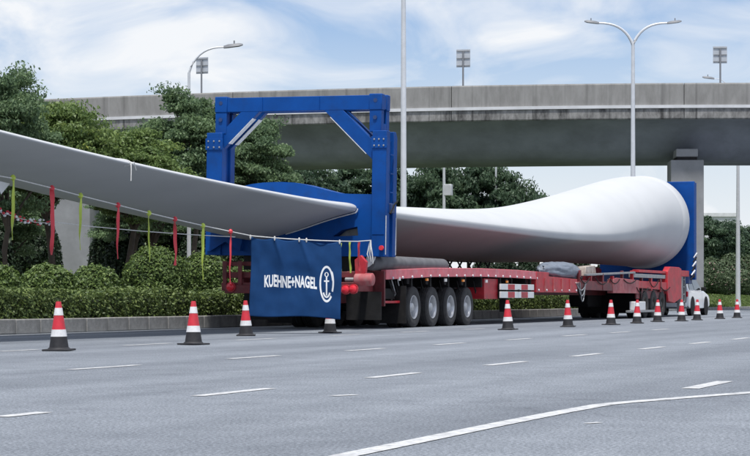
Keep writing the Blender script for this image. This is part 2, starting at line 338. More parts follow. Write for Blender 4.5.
# measured dash starts and ends in the photograph (pixels), per lane line
R1 = [(0, 418, 45, 413.3), (197, 397, 270, 390), (369, 378.7, 418, 374.8), (487, 365.3, 525, 361.8), (573, 356.6, 600, 354), (641, 349.8, 663, 347.4), (691, 344.5, 709, 342.6), (733, 339.8, 748, 338.4)]
R2 = [(70, 371, 138, 366), (229, 359, 278, 355.8), (347, 351.4, 383, 349), (435, 345.9, 464, 344), (507, 340.5, 530, 339), (563, 336.6, 586, 335), (611, 332.6, 630, 331.4), (652, 329, 668, 328)]
R3 = [(0, 352, 37, 350.2), (124, 346, 170, 343.7), (237, 340.2, 275, 338.4), (330, 336, 360, 334.4), (401, 332, 428, 330.7), (463, 328.6, 484, 327.6)]
for rows, l in ((R1, 6.62), (R2, 10.3), (R3, 14.75)):
    for x0, y0, x1, y1 in rows:
        ya = at_L(x0, 300, l).y; yb = at_L(x1, 300, l).y
        stripe([(-l, ya, 0), (-l, yb, 0)], 0.125, 0.125)
edge = [(-KL + 0.55, -20 + 5 * i, 0) for i in range(22)]
stripe(edge, 0.15, 0.15, name='edge_line')
sol = [ground(300, 467), ground(345, 456.3), ground(420, 441), ground(500, 424.5), ground(560, 412.7), ground(602, 405.2), ground(625, 402.8), ground(690, 397.6), ground(750, 393), ground(860, 385)]
stripe(sol, 0.13, 0.15, name='solid_line')
stripe([(-3.36, at_L(690, 380, 3.36).y, 0), (-3.36, at_L(725, 380, 3.36).y, 0)], .15, .15)
stripe([ground(332, 396.3), ground(356, 395.2)], 0.10, 0.10); stripe([ground(586, 424), ground(600, 423)], 0.05, 0.05)

# ================================================================== VIADUCT
HT = 12.65
vx = np.array([40, 100, 190, 380, 560, 750.0]); vh = np.array([198.5, 201.5, 205, 210.3, 214, 215.5])
fit = np.polyfit(vx, FPX * HT / vh, 2)
def vd(px):
    if px > 900: return float(np.polyval(fit, 900) + (px - 900) * (2 * fit[0] * 900 + fit[1]))
    return float(np.polyval(fit, px))
path = [Wp((px - CX) * vd(px) / FPX, vd(px), 0) for px in np.linspace(-700, 1500, 111)]
cum = [0]
for a, b in zip(path, path[1:]): cum.append(cum[-1] + (b - a).length)
def vpt(s):
    s = max(0.0, min(cum[-1] - 1e-3, s)); i = max(0, min(len(path) - 2, int(np.searchsorted(cum, s)) - 1))
    t = (s - cum[i]) / (cum[i + 1] - cum[i]); p = path[i].lerp(path[i + 1], t); d = (path[i + 1] - path[i]).normalized()
    return p, Vector((d.y, -d.x, 0))               # point on the near face, normal towards the camera
def vs_of_px(px):
    best = min(range(2000), key=lambda k: abs(proj_x(vpt(cum[-1] * k / 2000)[0]) - px)); return cum[-1] * best / 2000
def proj_x(p):
    d = -p.x * SA + p.y * CA; xc = p.x * CA + p.y * SA; return CX + FPX * xc / d
viaduct = empty('viaduct', path[55], 'long weathered concrete viaduct crossing behind the whole scene', 'viaduct')
def sweep(prof, s0, s1, step, name, m, parent=viaduct, closed=True, smooth=True):
    k = max(1, int(round((s1 - s0) / step))); vs = []; n = len(prof)
    for i in range(k + 1):
        p, nn = vpt(s0 + (s1 - s0) * i / k)
        for o, z in prof: vs.append((p.x + nn.x * o, p.y + nn.y * o, z))
    fs = [(i*n + j, i*n + (j+1) % n, (i+1)*n + (j+1) % n, (i+1)*n + j) for i in range(k) for j in range(n)]
    fs += [tuple(range(n)), tuple(k*n + j for j in range(n - 1, -1, -1))]
    return MB().add(vs, fs).build(name, m, parent, smooth)
ST = cum[-1]
gir = [(-0.10, 11.32), (-0.45, 11.22), (-1.3, 10.95), (-2.0, 10.45), (-2.6, 9.8), (-3.2, 9.3), (-4.0, 9.06), (-4.8, 9.03),
       (-7.2, 9.03), (-8.0, 9.06), (-8.8, 9.3), (-9.4, 9.8), (-10, 10.45), (-10.7, 10.95), (-11.55, 11.22), (-11.9, 11.32), (-11.9, 11.9), (-0.10, 11.9)]
sweep(gir, 0, ST, 2.0, 'girder', M_GIRDER)
sweep([(0.10, 11.92), (0.10, 12.10), (-0.3, 12.10), (-0.3, 11.92)], 0, ST, 2.0, 'pale_ledge', M_LIP, smooth=False)
sweep([(-.10, 11.95), (-.10, 13.30), (-.22, 13.30), (-.22, 11.95)], 0, ST, 2.0, 'joint_filler', M_BLACK, smooth=False)
s_j = vs_of_px(452); plen = (vs_of_px(684) - s_j)
k0 = -int(s_j // plen) - 1
for k in range(k0, k0 + 14):
    a, b = s_j + k * plen, s_j + (k + 1) * plen
    a, b = max(0, a) + 0.02, min(ST, b) - 0.02
    if b - a < 1: continue
    sweep([(0, 12.10), (0, 13.32), (-0.04, 13.40), (-0.26, 13.40), (-0.3, 13.32), (-0.36, 12.10)], a, b, 2.0, 'parapet_panel', M_PARAPET, smooth=False)
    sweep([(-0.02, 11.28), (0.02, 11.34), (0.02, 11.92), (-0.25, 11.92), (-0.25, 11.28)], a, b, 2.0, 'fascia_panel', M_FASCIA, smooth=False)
    sweep([(-11.6, 12.0), (-11.6, 13.40), (-11.9, 13.40), (-11.9, 12.0)], a, b, 4.0, 'rear_parapet_panel', M_PARAPET, smooth=False)
def pier(px, w, dep, label_side, off=-6.0):
    s = vs_of_px(px); p, nn = vpt(s); c = p + nn * off; t = Vector((-nn.y, nn.x, 0))
    def ob(name, cx, w_, d_, z0, z1, m, bev=0.05):
        q = c + t * cx; mm = MB(); mm.box(-w_ / 2, w_ / 2, -d_ / 2, d_ / 2, z0, z1)
        rot = Matrix.Rotation(math.atan2(t.y, t.x), 4, 'Z')
        mm.v = [tuple(rot @ Vector(v) + Vector((q.x, q.y, 0))) for v in mm.v]
        return mm.build(name, m, viaduct, smooth=False, bevel=bev)
    ob('pier', 0, w, dep, 0.0, 8.95, M_PIER); ob('bearing', 0, w * 0.6, dep * 0.9, 8.95, 9.14, M_BLACK, 0)
    ob('bearing_plinth', 0, w * 0.66, dep * 0.92, 9.14, 9.62, M_PIER)
pier(690, 1.95, 2.2, '', -2.3); pier(61, 2.9, 2.4, '', -2.3); pier(-560, 2.2, 2.4, '', -2.3); pier(1330, 2.2, 2.4, '', -2.3)

def viaduct_sign(px, ytop, ybot, w, label):
    s = vs_of_px(px); p, nn = vpt(s); q = p - nn * 0.42; d = -q.x * SA + q.y * CA
    zt = HC + (HZ - ytop) * d / FPX; zb = HC + (HZ - ybot) * d / FPX; t = Vector((-nn.y, nn.x, 0)); wm = w * d / FPX
    e = empty('sign_panel', (q.x, q.y, 12.1), label, 'sign', 'sign panels standing on the viaduct')
    MB().tube([(q.x, q.y, 12.1), (q.x, q.y, zt - 0.15)], 0.055, 8).build('post', M_LAMPH, e)
    f = MB(); a = q - nn * 0.09
    vs = []
    for dy in (0, -0.03):
        for u, z in ((-.5, zb), (.5, zb), (.5, zt), (-.5, zt)): vs.append(a + t * (u * wm) + nn * dy + Vector((0, 0, z)) - Vector((0, 0, a.z)))
    f.add(vs, [(0,1,2,3),(7,6,5,4),(0,4,5,1),(1,5,6,2),(2,6,7,3),(3,7,4,0)]); f.build('panel', M_SIGN, e, smooth=False)
    fr = MB()
    for z in (zb + .1, (zb + zt) / 2, zt - .1): 
        c1 = a + nn * 0.03; fr.beam((c1.x - t.x * wm * .48, c1.y - t.y * wm * .48, z), (c1.x + t.x * wm * .48, c1.y + t.y * wm * .48, z), 0.03, 0.05)
    fr.build('rail', M_STEEL, e, smooth=False)
viaduct_sign(198.5, 57, 73.5, 13, 'grey back of a square sign panel above the viaduct behind the single-arm lamp')
viaduct_sign(462.5, 49, 67, 14, 'grey back of a square sign panel standing alone above the middle of the viaduct')
viaduct_sign(721, 46, 63, 14, 'grey back of a square sign panel above the viaduct near the right edge')

# ================================================================== LAMP POSTS
def arm_curve(base, top, reach, dirv, rise, n=9):
    pts = []
    for i in range(n):
        t = i / (n - 1); a = t * math.pi / 2
        pts.append(Vector((base.x, base.y, 0)) + dirv * (reach * (1 - math.cos(a)) if t < 1 else reach) + Vector((0, 0, top + rise * math.sin(a))))
    return pts
def lamp(px, d, label, arms, height, r0=0.12, reach=1.8, rise=1.3, z0=0.0, box=False):
    b = Wp((px - CX) * d / FPX, d, z0)
    e = empty('lamp_post', b, label, 'lamp post', 'street lamp posts')
    top = height - rise
    MB().tube([b, Vector((b.x, b.y, (z0 + top) / 2)), Vector((b.x, b.y, top))], [r0, r0 * .8, r0 * .6], 12).build('pole', M_POLE, e)
    MB().lathe([(r0 * 2.1, 0.0), (r0 * 2.1, 0.05), (r0 * 1.25, 0.06), (r0 * 1.1, 0.5)], 12, o=b).build('base_collar', M_POLE, e)
    for sx in arms:
        dv = Vector((CA, SA, 0)) * sx                 # arms reach across the road
        pts = []
        for i in range(10):
            t = i / 9; pts.append(Vector((b.x, b.y, top)) + dv * reach * (t ** 1.9 * .55 + t * .45) + Vector((0, 0, rise * (1 - (1 - t) ** 2.1))))
        a = MB().tube(pts, [r0 * .55 - r0 * .2 * i / 9 for i in range(10)], 8).build('arm', M_POLE, e)
        p = pts[-1]; q = p + dv * 0.75 + Vector((0, 0, 0.10))
        h = MB(); nrm = Vector((-dv.y, dv.x, 0))
        vs = []
        for (t, w, u, l) in ((0, .07, .05, .05), (.25, .13, .08, .05), (.8, .14, .07, .05), (1, .06, .03, .03)):
            c = p.lerp(q, t); vs += [c + nrm * w + Vector((0, 0, -l)), c - nrm * w + Vector((0, 0, -l)), c - nrm * w * .6 + Vector((0, 0, u)), c + nrm * w * .6 + Vector((0, 0, u))]
        h.add(vs, [(4*i + j, 4*i + (j+1) % 4, 4*i + 4 + (j+1) % 4, 4*i + 4 + j) for i in range(3) for j in range(4)] + [(3,2,1,0), (12,13,14,15)])
        hd = h.build('lamp_head', M_LAMPH, e, bevel=0.01)
        c = p.lerp(q, .55); MB().tube([c + Vector((0, 0, .05)), c + Vector((0, 0, .2))], .03, 6).build('sensor', M_LAMPH, hd)
    if box:
        c = Wp((px - CX + 4) * d / FPX, d, HC + (HZ - 190) * d / FPX); MB().box(c.x - .3, c.x + .3, c.y - .2, c.y + .2, c.z - .4, c.z + .4).build('control_box', M_POLE, e, bevel=.03)
    return e
lamp(189, 78, 'slim single-arm street lamp rising from the trees left of the blue frame', (1,), HC + (HZ - 47) * 78 / FPX, .09, 1.35, 1.0, 0.27)
lamp(403.5, 70, 'thick pale lamp post just right of the blue frame, top out of view', (-1, 1), 14.5, .125, 1.8, 1.5, 0.27)
lamp(633, 103, 'tall double-arm street lamp standing behind the blade root', (-1, 1), HC + (HZ - 23) * 103 / FPX, .15, 1.75, 1.15, 0.1)
lamp(444, 142, 'distant lamp post with a small box seen under the viaduct between trees', (1,), 11.6, .15, 1.4, 1.0, 0.0, True)
lamp(496, 150, 'thin distant lamp post under the viaduct at the right end of the far trees', (1,), 12, .12, 1.4, 1.0)
lamp(738, 138, 'distant lamp post under the viaduct by the right edge, among flowering shrubs', (1,), 11.8, .17, 1.4, 1.0, .1)
# small lamp looking over the viaduct parapet
lamp(727, 126, 'small lamp head peeping over the viaduct parapet below a sign panel', (-1,), HC + (HZ - 78.5) * 126 / FPX, .05, .8, .5, 11.91)

# ================================================================== WIND TURBINE BLADE
#       Y     LN     zN    LF     zF    tu    tl    k
SEC = [(-2.0, 18.40, 6.10, 18.75, 6.10, .02, .02, .8),
       (8.0, 18.05, 5.10, 19.40, 5.05, .10, .05, .8),
       (20.0, 17.70, 4.12, 20.00, 3.98, .15, .07, .8),
       (28.9, 17.50, 3.51, 20.40, 3.31, .19, .09, .8),
       (33.0, 17.42, 3.28, 20.50, 3.05, .20, .10, .8),
       (36.0, 17.34, 3.145, 20.60, 2.84, .21, .12, .8),
       (39.4, 17.30, 3.03, 20.70, 2.63, .22, .17, .8),
       (43.0, 17.26, 2.94, 20.85, 2.45, .26, .32, .78),
       (44.7, 17.24, 2.91, 21.00, 2.40, .32, .40, .75),
       (47.3, 17.20, 2.89, 21.30, 2.42, .48, .62, .70),
       (52.0, 17.18, 2.88, 21.60, 2.50, .66, .74, .62),
       (57.0, 17.18, 2.87, 21.65, 2.60, .82, .80, .56),
       (64.0, 17.05, 2.88, 21.55, 2.95, 1.12, 1.00, .45),
       (69.3, 16.95, 3.00, 21.20, 3.38, 1.50, 1.22, .38),
       (73.0, 16.85, 3.25, 20.90, 3.60, 1.70, 1.46, .22),
       (76.0, 16.75, 3.62, 20.60, 3.75, 1.72, 1.68, .05),
       (79.0, 16.76, 3.85, 20.46, 3.87, 1.82, 1.84, 0),
       (81.3, 16.74, 3.87, 20.46, 3.87, 1.86, 1.86, 0)]
SEC = np.array(SEC)
def cat(y):
    ys = SEC[:, 0]; i = int(np.clip(np.searchsorted(ys, y) - 1, 0, len(ys) - 2)); h = ys[i+1] - ys[i]; t = (y - ys[i]) / h
    def sl_(j):
        if j == 0: return (SEC[1] - SEC[0]) / (ys[1] - ys[0])
        if j == len(ys) - 1: return (SEC[-1] - SEC[-2]) / (ys[-1] - ys[-2])
        a = (SEC[j] - SEC[j-1]) / (ys[j] - ys[j-1]); b = (SEC[j+1] - SEC[j]) / (ys[j+1] - ys[j])
        m = (a + b) / 2; m[a * b <= 0] = 0; return m
    m0, m1 = sl_(i), sl_(i + 1)
    return (2*t**3 - 3*t**2 + 1) * SEC[i] + (t**3 - 2*t**2 + t) * h * m0 + (-2*t**3 + 3*t**2) * SEC[i+1] + (t**3 - t**2) * h * m1
GY = np.arange(-3.0, 83.01, .25); GP = np.array([cat(np.clip(v, -2, 81.3)) for v in GY])
for _ in range(3):
    pad = np.pad(GP, ((5, 5), (0, 0)), 'edge'); GP = np.mean([pad[i:i + len(GY)] for i in range(11)], axis=0)
def par(y): return [float(np.interp(y, GY, GP[:, i])) for i in range(8)]
def section(y, grow=0.0, n=72):
    _, ln, zn, lf, zf, tu, tl, k = par(y); pts = []
    cl, cz = (ln + lf) / 2, (zn + zf) / 2; e = np.array([ln - lf, zn - zf]) / 2; le = np.linalg.norm(e); eu = e / le
    up = np.array([eu[1], -eu[0]]); up = up if up[1] > 0 else -up
    for j in range(n):
        a = 2 * math.pi * j / n; c, s = math.cos(a), math.sin(a)
        if s > 0:
            q = 1 + .5 * min(1, max(0, (y - 45) / 4)) * min(1, max(0, (78 - y) / 10))
            th = tu * s ** q * (1 - k * ((1 - c) / 2) ** 1.15)
        else:                                       # lower shell: blunt nose, then a nearly flat face down to its deepest line
            x_ = (1 - c) / 2; w_ = min(1, max(0, k / .42)); xd = .66
            nose = .20 * min(1, (x_ / .012)) ** .5
            run = (x_ / xd) if x_ < xd else math.cos((x_ - xd) / (1 - xd) * math.pi / 2) ** .8
            run = run - .06 * math.sin(math.pi * min(1, x_ / xd) * 2) * (x_ < xd)
            g_ = max(nose * min(1, (1 - x_) / .3), .0) + (1 - nose) * run
            th = -tl * (w_ * g_ + (1 - w_) * -s)
        p = np.array([cl, cz]) + eu * (le + grow) * c + up * (th + (grow * s))
        pts.append((-p[0], y, p[1]))
    return pts
blade = empty('wind_turbine_blade', (-18.6, 81.3, 2.0), 'huge white wind turbine blade with dark underside lying along the trailer', 'turbine blade')
ys = list(np.linspace(-2, 28, 16)) + list(np.linspace(29, 81.0, 90)); n = 72
m = MB(); vs = []
for y in ys: vs += section(y)
fs = [(i*n + j, i*n + (j+1) % n, (i+1)*n + (j+1) % n, (i+1)*n + j) for i in range(len(ys) - 1) for j in range(n)] + [tuple(range(n))]
m.add(vs, fs).build('blade_shell', M_BLADE, blade, angle=60)
m = MB(); vs = []
for y, g_ in ((80.2, -.02), (80.3, .03), (80.6, .05), (81.2, .055), (81.3, .03), (81.3, -.14), (80.6, -.14)): vs += section(y, g_)
fs = [(i*n + j, i*n + (j+1) % n, (i+1)*n + (j+1) % n, (i+1)*n + j) for i in range(6) for j in range(n)]
m.add(vs, fs).build('root_ring', M_BLADE, blade)
# lifting pin on the upper side of the blade
p = at_L(606, 183.2, 19.4); MB().tube([p + Vector((0, 0, -.12)), p + Vector((0, 0, .06))], .03, 6).beam(p + Vector((-.05, -.25, .04)), p + Vector((.05, .35, .04)), .06, .07).build('lifting_lug', M_BLACK, blade)

# ================================================================== BLUE SUPPORT FRAME (rear)
LR, LL, Y0, Y1 = 16.50, 21.22, 44.65, 45.42
frame = empty('blade_support_frame', (-18.8, 45.0, 1.5), 'tall blue steel portal frame clamping the blade at the trailer rear', 'support frame')
Z0, ZS, ZT = 1.77, 4.66, 5.66
pw = .40
for l0, l1 in ((LR, LR + .36), (LL - .42, LL)):
    for ya, yb in ((Y0, Y0 + .26), (Y1 - .26, Y1)):
        MB().prism_x([(ya, Z0), (yb, Z0), (yb, ZS), (yb - .10 if yb > Y0 + .5 else yb, ZS + .12), (ya if yb > Y0 + .5 else ya + .0, ZS + .12), (ya, ZS)], -l1, -l0).build('lower_post', M_BLUE, frame, bevel=.015)
    MB().box(-l1 + .06, -l0 - .06, Y0 + .26, Y1 - .26, Z0, ZS - .1).build('post_web', M_BLUE, frame, bevel=.01)
UR, UL = LR + .18, LL - .18
ya, yb = Y0 + .10, Y1 - .10
for l0, l1 in ((UR, UR + .30), (UL - .30, UL)):
    for a, b in ((ya, ya + .2), (yb - .2, yb)):
        MB().box(-l1, -l0, a, b, ZS + .1, ZT - .38).build('upper_post', M_BLUE, frame, bevel=.012)
    MB().box(-l1, -l0, ya + .2, yb - .2, ZT - .35, ZT - .03).build('side_beam', M_BLUE, frame, bevel=.01)
    MB().box(-l1, -l0, ya + .2, yb - .2, ZS + .1, ZS + .3).build('side_beam', M_BLUE, frame, bevel=.01)
for a, b in ((ya, ya + .2), (yb - .2, yb)):
    MB().box(-UL + .31, -UR - .31, a + .01, b - .01, ZT - .37, ZT - .02).build('top_beam', M_BLUE, frame, bevel=.012)
    for l in (UR + .15, UL - .15):
        c = MB().box(-l - .165, -l + .165, a - .015, b + .015, ZT - .38, ZT + .01).build('corner_casting', M_BLUE, frame, bevel=.02)
        MB().lathe([(.05, a - .02), (.05, a - .005)], 12, 'y', (-l, 0, ZT - .15)).build('casting_hole', M_BLUE2, c)
        MB().lathe([(.05, a - .005), (.05, a - .03)], 10, 'y', (-l, 0, ZT - .56)).build('bolt', M_BLUE2, c)
    # diagonal braces; a pale strip paints the highlight along each flange edge
    for sgn, lp, lt in ((1, UR + .02, UR + 1.45), (-1, UL - .02, UL - 1.15)):
        drop = abs(lt - lp)
        p0 = Vector((-lp, (a + b) / 2, ZT - .16 - drop * .95)); p1 = Vector((-lt, (a + b) / 2, ZT - .16))
        d = (p1 - p0).normalized(); nn = Vector((d.z, 0, -d.x)); nn = nn if nn.z < 0 else -nn
        br = MB().beam(p0, p1, .17, .34, up=(-nn.x, -nn.y, -nn.z)).build('diagonal_brace', M_BLUE, frame, bevel=.01)
        q = nn * .177
        MB().beam(p0 + q + d * .32, p1 + q - d * .36, .20, .014, up=(-nn.x, -nn.y, -nn.z)).build('flange', M_PALE_EDGE, br, smooth=False)
bt = MB().lathe([(.022, .0), (.022, -.018), (.012, -.022)], 6, 'y').mesh('bolt', M_STEEL)
for l0, l1 in ((LR, LR + .36), (LL - .42, LL)):
    MB().box(-l1 - .02, -l0 + .02, Y0 - .022, Y0 - .002, ZS - .30, ZS - .02).build('splice_plate', M_BLUE, frame, bevel=.004)
    for i in range(3):
        for z in (ZS - .24, ZS - .09): link('bolt', bt, frame, (-l1 + .06 + i * (l1 - l0 - .12) / 2, Y0 - .022, z))
for i in range(2): MB().box(-UL + 1.25 + i * 1.5, -UL + 1.265 + i * 1.5, ya - .012, ya + .009, ZT - .36, ZT - .03).build('weld_rib', M_BLUE, frame, smooth=False)
for z in (2.3,): MB().box(-LR - .33, -LR - .03, Y0 - .012, Y0 - .001, z, z + .015).build('weld_rib', M_BLUE, frame, smooth=False)
for z in (3.3, 3.75, 4.2): MB().box(-LR + .0015, -LR + .02, Y0 + .28, Y1 - .28, z, z + .03).build('ladder_rung', M_BLUE, frame, smooth=False)
# clamp plate: its upper outline is the hump seen above the blade
def xz(px, py): p = at_Y(px, py, Y0 + .08); return (p.x, p.z)
hump = [xz(*q) for q in ((371, 193), (350, 193), (339, 192.5), (327, 190), (315, 187), (304, 184.3), (293, 182.6), (278, 182.2), (262, 183.2), (250, 185), (238, 188.5), (232, 191.5))]
poly = [(-LR - .36, Z0)] + [(max(-LL + .42, min(-LR - .36, x)), z) for x, z in hump] + [(-LL + .42, 3.2), (-LL + .42, Z0)]
pl = MB().prism_y(poly, Y0 + .06, Y1 - .10).build('clamp_plate', M_BLUE, None, smooth=False)
hole = [xz(*q) for q in ((332.5, 236), (341, 229.5), (357, 225.5), (358, 234.5))]
ct = MB().prism_y(hole, Y0 - .3, Y0 + .42).build('cut', M_BLUE2, None, smooth=False)
bo = pl.modifiers.new('b', 'BOOLEAN'); bo.object = ct; bo.operation = 'DIFFERENCE'; bo.solver = 'EXACT'
dg = bpy.context.evaluated_depsgraph_get(); me = bpy.data.meshes.new_from_object(pl.evaluated_get(dg)); me.name = 'clamp_plate'
bpy.data.objects.remove(pl, do_unlink=True); bpy.data.objects.remove(ct, do_unlink=True)
link('clamp_plate', me, frame)
MB().prism_y([xz(*q) for q in ((333, 236), (341, 229.5), (357, 225.5), (358, 234.5))], Y0 + .40, Y0 + .43).build('slot_back', M_STEEL, frame, smooth=False)
# rim strip along the clamp under the blade
rim = [section(Y0 + .02, .02)[j] for j in range(54, 73) for _ in (0,) if j < 72] + [section(Y0 + .02, .02)[0]]
rim = [Vector(q) for q in rim]
MB().tube(rim, .018, 5).build('clamp_lining', M_PALE_EDGE, frame)
# pale corner edges, marker lamp and latch on the near post
MB().box(-LR + .001, -LR + .012, Y0 + .02, Y0 + .05, Z0 + .05, 2.75).build('edge_strip', M_PALE_EDGE, frame, smooth=False)
MB().box(-LR + .001, -LR + .012, Y1 - .05, Y1 - .02, Z0 + .05, 2.72).build('edge_strip', M_PALE_EDGE, frame, smooth=False)
MB().box(-LR - .3, -LR + .06, Y0 + .27, Y1 - .27, 2.82, 3.05).build('latch', M_BLUE2, frame, bevel=.01)
MB().tube([(-LR + .05, Y0 + .2, 2.8), (-LR + .06, Y0 + .4, 3.0), (-LR + .06, Y1 - .1, 3.12)], .025, 6).build('latch_handle', M_BLACK, frame)
p = at_Y(381.5, 246.5, Y0); MB().lathe([(.055, Y0 - .06), (.06, Y0 - .04), (.06, Y0 + .005)], 14, 'y', (p.x, 0, p.z)).build('marker_lamp', M_LAMPRED, frame)
# base beams standing on the trailer
MB().box(-LL + 1.0, -LR - .9, Y0 + .1, Y0 + .35, 1.42, Z0).build('base_beam', M_BLACK, frame, bevel=.01)
MB().box(-LL + 1.0, -LR - .9, Y1 - .35, Y1 - .1, 1.42, Z0).build('base_beam', M_BLACK, frame, bevel=.01)
# lower brackets on the far (left) side, seen under the blade
MB().prism_y([xz(*q) for q in ((210, 232), (246, 236), (243, 252), (228, 243), (213, 253), (209, 252))], Y0 - .12, Y0 + .05).build('gusset', M_BLUE, frame, smooth=False)
frame.rotation_euler = (0, R(0.9), 0)

# ================================================================== TRAILER
TR, TL, TC = 16.75, 20.25, 18.5
trailer = empty('blade_trailer', (-TC, 45.4, 0), 'long red heavy-haul trailer carrying the blade, wheels in dark shade', 'trailer')
def T(name, m, mt, bevel=.01, parent=trailer, smooth=True): return m.build(name, mt, parent, smooth=smooth, bevel=bevel)
def rail(l0, l1, mt):
    top = [(45.45, 1.43), (49, 1.53), (53, 1.575), (56.5, 1.575), (59.4, 1.545)]
    poly = top + [(y, z - .235) for y, z in reversed(top)]
    return T('deck_side_rail', MB().prism_x(poly, -l1, -l0), mt)
r_ = rail(TR, TR + .14, M_RAIL); rail(TL - .14, TL, M_RED)
bolt = MB().lathe([(.035, 0), (.035, .02), (.02, .03)], 8, 'x').mesh('rail_bolt', M_PALE_EDGE)
for i in range(19):
    y = 45.9 + i * .71; z = float(np.interp(y, [45.45, 49, 53, 56.5, 59.4], [1.43, 1.53, 1.575, 1.575, 1.545])) - .205
    link('rail_bolt', bolt, r_, (-TR, y, z))
T('deck_plate', MB().box(-TL + .14, -TR - .14, 45.5, 59.3, 1.36, 1.40), M_REDD)
T('rear_panel', MB().box(-TL + .2, -TR - .35, 45.3, 45.42, .62, 1.42), M_REDD)
T('rear_panel_edge', MB().box(-TR - .30, -TR - .02, 45.36, 45.44, .55, 1.40), M_REDD)
T('main_beam', MB().box(-TC - .35, -TC + .35, 45.5, 76, .85, 1.34), M_REDD)
for y in np.arange(46.2, 59, 1.47): T('cross_member', MB().box(-TL + .15, -TR - .15, y, y + .1, 1.05, 1.35), M_BLACK, 0)
# rear bumper, with beams, posts and lamps
for z, h, y, mt in ((1.30, .14, 43.75, M_REDD), (1.02, .20, 43.70, M_REDD)): T('bumper_beam', MB().box(-TL - .08, -TR - .08, y, y + .14, z - h / 2, z + h / 2), mt)
T('bumper_beam', MB().box(-TL - .10, -TL + 1.0, 43.8, 43.9, 1.52, 1.62), M_REDD)
for l in (TR + .35, TC - .6, TC + .6, TL - .35): T('bumper_bracket', MB().box(-l - .07, -l + .07, 43.9, 45.3, .9, 1.38), M_REDD)
for l in (TL - .02, TL - .42): T('bumper_post', MB().box(-l - .05, -l + .05, 43.66, 43.695, .94, 1.64), M_REDD)
lampm = MB().lathe([(.095, 0), (.09, -.05), (.05, -.075), (0.001, -.08)], 18, 'y').mesh('tail_lamp', M_LAMPRED)
bez = MB().lathe([(.12, .02), (.12, -.03), (.097, -.03)], 18, 'y', caps=False).mesh('lamp_bezel', M_RED)
for px, py in ((231, 287), (346, 289.5), (353.5, 289)):
    p = at_Y(px, py, 43.59); t_ = link('tail_lamp', lampm, trailer, (p.x, 43.59, p.z)); b_ = link('lamp_bezel', bez, t_, local=True)
T('lamp_bar', MB().box(-17.30, -16.80, 43.60, 43.655, .86, 1.06), M_REDD); T('lamp_bar', MB().box(-20.2, -19.55, 43.60, 43.655, .86, 1.06), M_REDD)
p = at_Y(364, 279.5, 43.6); T('winch_drum', MB().lathe([(.12, -.28), (.15, -.26), (.15, .16), (.12, .18)], 18, 'x', (p.x, 43.75, p.z)), M_RED2)
p2 = at_Y(351, 279.5, 43.6); T('winch_shaft', MB().tube([(p.x - .25, 43.75, p.z), (p2.x - .2, 43.75, p2.z)], .05, 10), M_STEEL)
p = at_Y(360, 262, 43.7); T('winch_bracket', MB().prism_y([(p.x - .12, p.z - .35), (p.x + .12, p.z - .35), (p.x + .16, p.z), (p.x + .02, p.z + .16), (p.x - .14, p.z + .05)], 43.7, 43.82), M_RED)
for l in (16.98, 20.02): T('mudflap', MB().box(-l - .34, -l + .34, 46.55, 46.58, .12, 1.05), M_BLACK, 0)
for l in (17.15, 19.85): T('mudflap', MB().box(-l - .45, -l + .45, 44.95, 44.98, .22, .9), M_BLACK, 0)
# wheels
tyre_prof = [(.29, -.13), (.33, -.145), (.40, -.158), (.47, -.157), (.505, -.142), (.522, -.12), (.528, -.105), (.512, -.10), (.512, -.088), (.53, -.083), (.53, -.035), (.514, -.03), (.514, -.018), (.53, -.012),
             (.53, .012), (.514, .018), (.514, .03), (.53, .035), (.53, .083), (.512, .088), (.512, .10), (.528, .105), (.522, .12), (.505, .142), (.47, .157), (.462, .152), (.455, .157), (.40, .158), (.33, .145), (.29, .13)]
tyre_me = MB().lathe(tyre_prof, 40, 'x', caps=False).mesh('tyre', M_TYRE, angle=50)
rim_me = MB().lathe([(.295, .125), (.305, .14), (.295, .15), (.28, .14), (.262, .10), (.252, .02), (.235, -.02), (.20, -.035), (.15, -.02), (.135, .02), (.12, .085), (.095, .11), (.05, .118), (.001, .12)], 32, 'x', caps=False).mesh('rim', M_RIM)
rim_dark = rim_me.copy(); rim_dark.materials.clear(); rim_dark.materials.append(mat('rim_dark_grey', (0.07, 0.065, 0.06), .7, var=.4, scale=8))  # much darker rim colour for inner, far-side and bogie wheels
nm = MB()
for i in range(10):
    a = 2 * math.pi * i / 10; nm.lathe([(.016, -.03), (.016, .01), (.008, .016)], 6, 'x', (0, .175 * math.cos(a), .175 * math.sin(a)))
nut_me = nm.mesh('wheel_nuts', M_STEEL)
hm = MB()
for i in range(8):
    a = 2 * math.pi * (i + .5) / 8; hm.lathe([(.028, -.045), (.028, -.018)], 8, 'x', (0, .222 * math.cos(a), .222 * math.sin(a)))
hole_me = hm.mesh('hand_holes', M_BLACK)
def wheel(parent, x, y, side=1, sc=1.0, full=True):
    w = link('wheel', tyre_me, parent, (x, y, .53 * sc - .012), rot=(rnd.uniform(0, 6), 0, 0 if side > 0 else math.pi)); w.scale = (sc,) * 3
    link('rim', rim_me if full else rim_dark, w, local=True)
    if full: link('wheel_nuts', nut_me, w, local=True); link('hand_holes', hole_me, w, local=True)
AX = [47.8, 49.26, 50.74, 52.2]
for y in AX:
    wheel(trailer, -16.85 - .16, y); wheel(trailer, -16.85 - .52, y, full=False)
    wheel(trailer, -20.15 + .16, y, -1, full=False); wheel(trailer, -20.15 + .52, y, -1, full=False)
    T('axle', MB().tube([(-19.9, y, .52), (-17.1, y, .52)], .09, 10), M_BLACK, 0)
    for l in (17.75, 19.25): T('suspension_arm', MB().prism_x([(y - .3, 1.2), (y + .25, 1.2), (y + .16, .45), (y - .1, .4)], -l - .09, -l + .09), M_BLACK)
    T('hanger', MB().prism_x([(y - .45, 1.36), (y - .15, 1.36), (y - .22, 1.1), (y - .38, 1.1)], -17.0, -16.92), M_BLACK, .005)
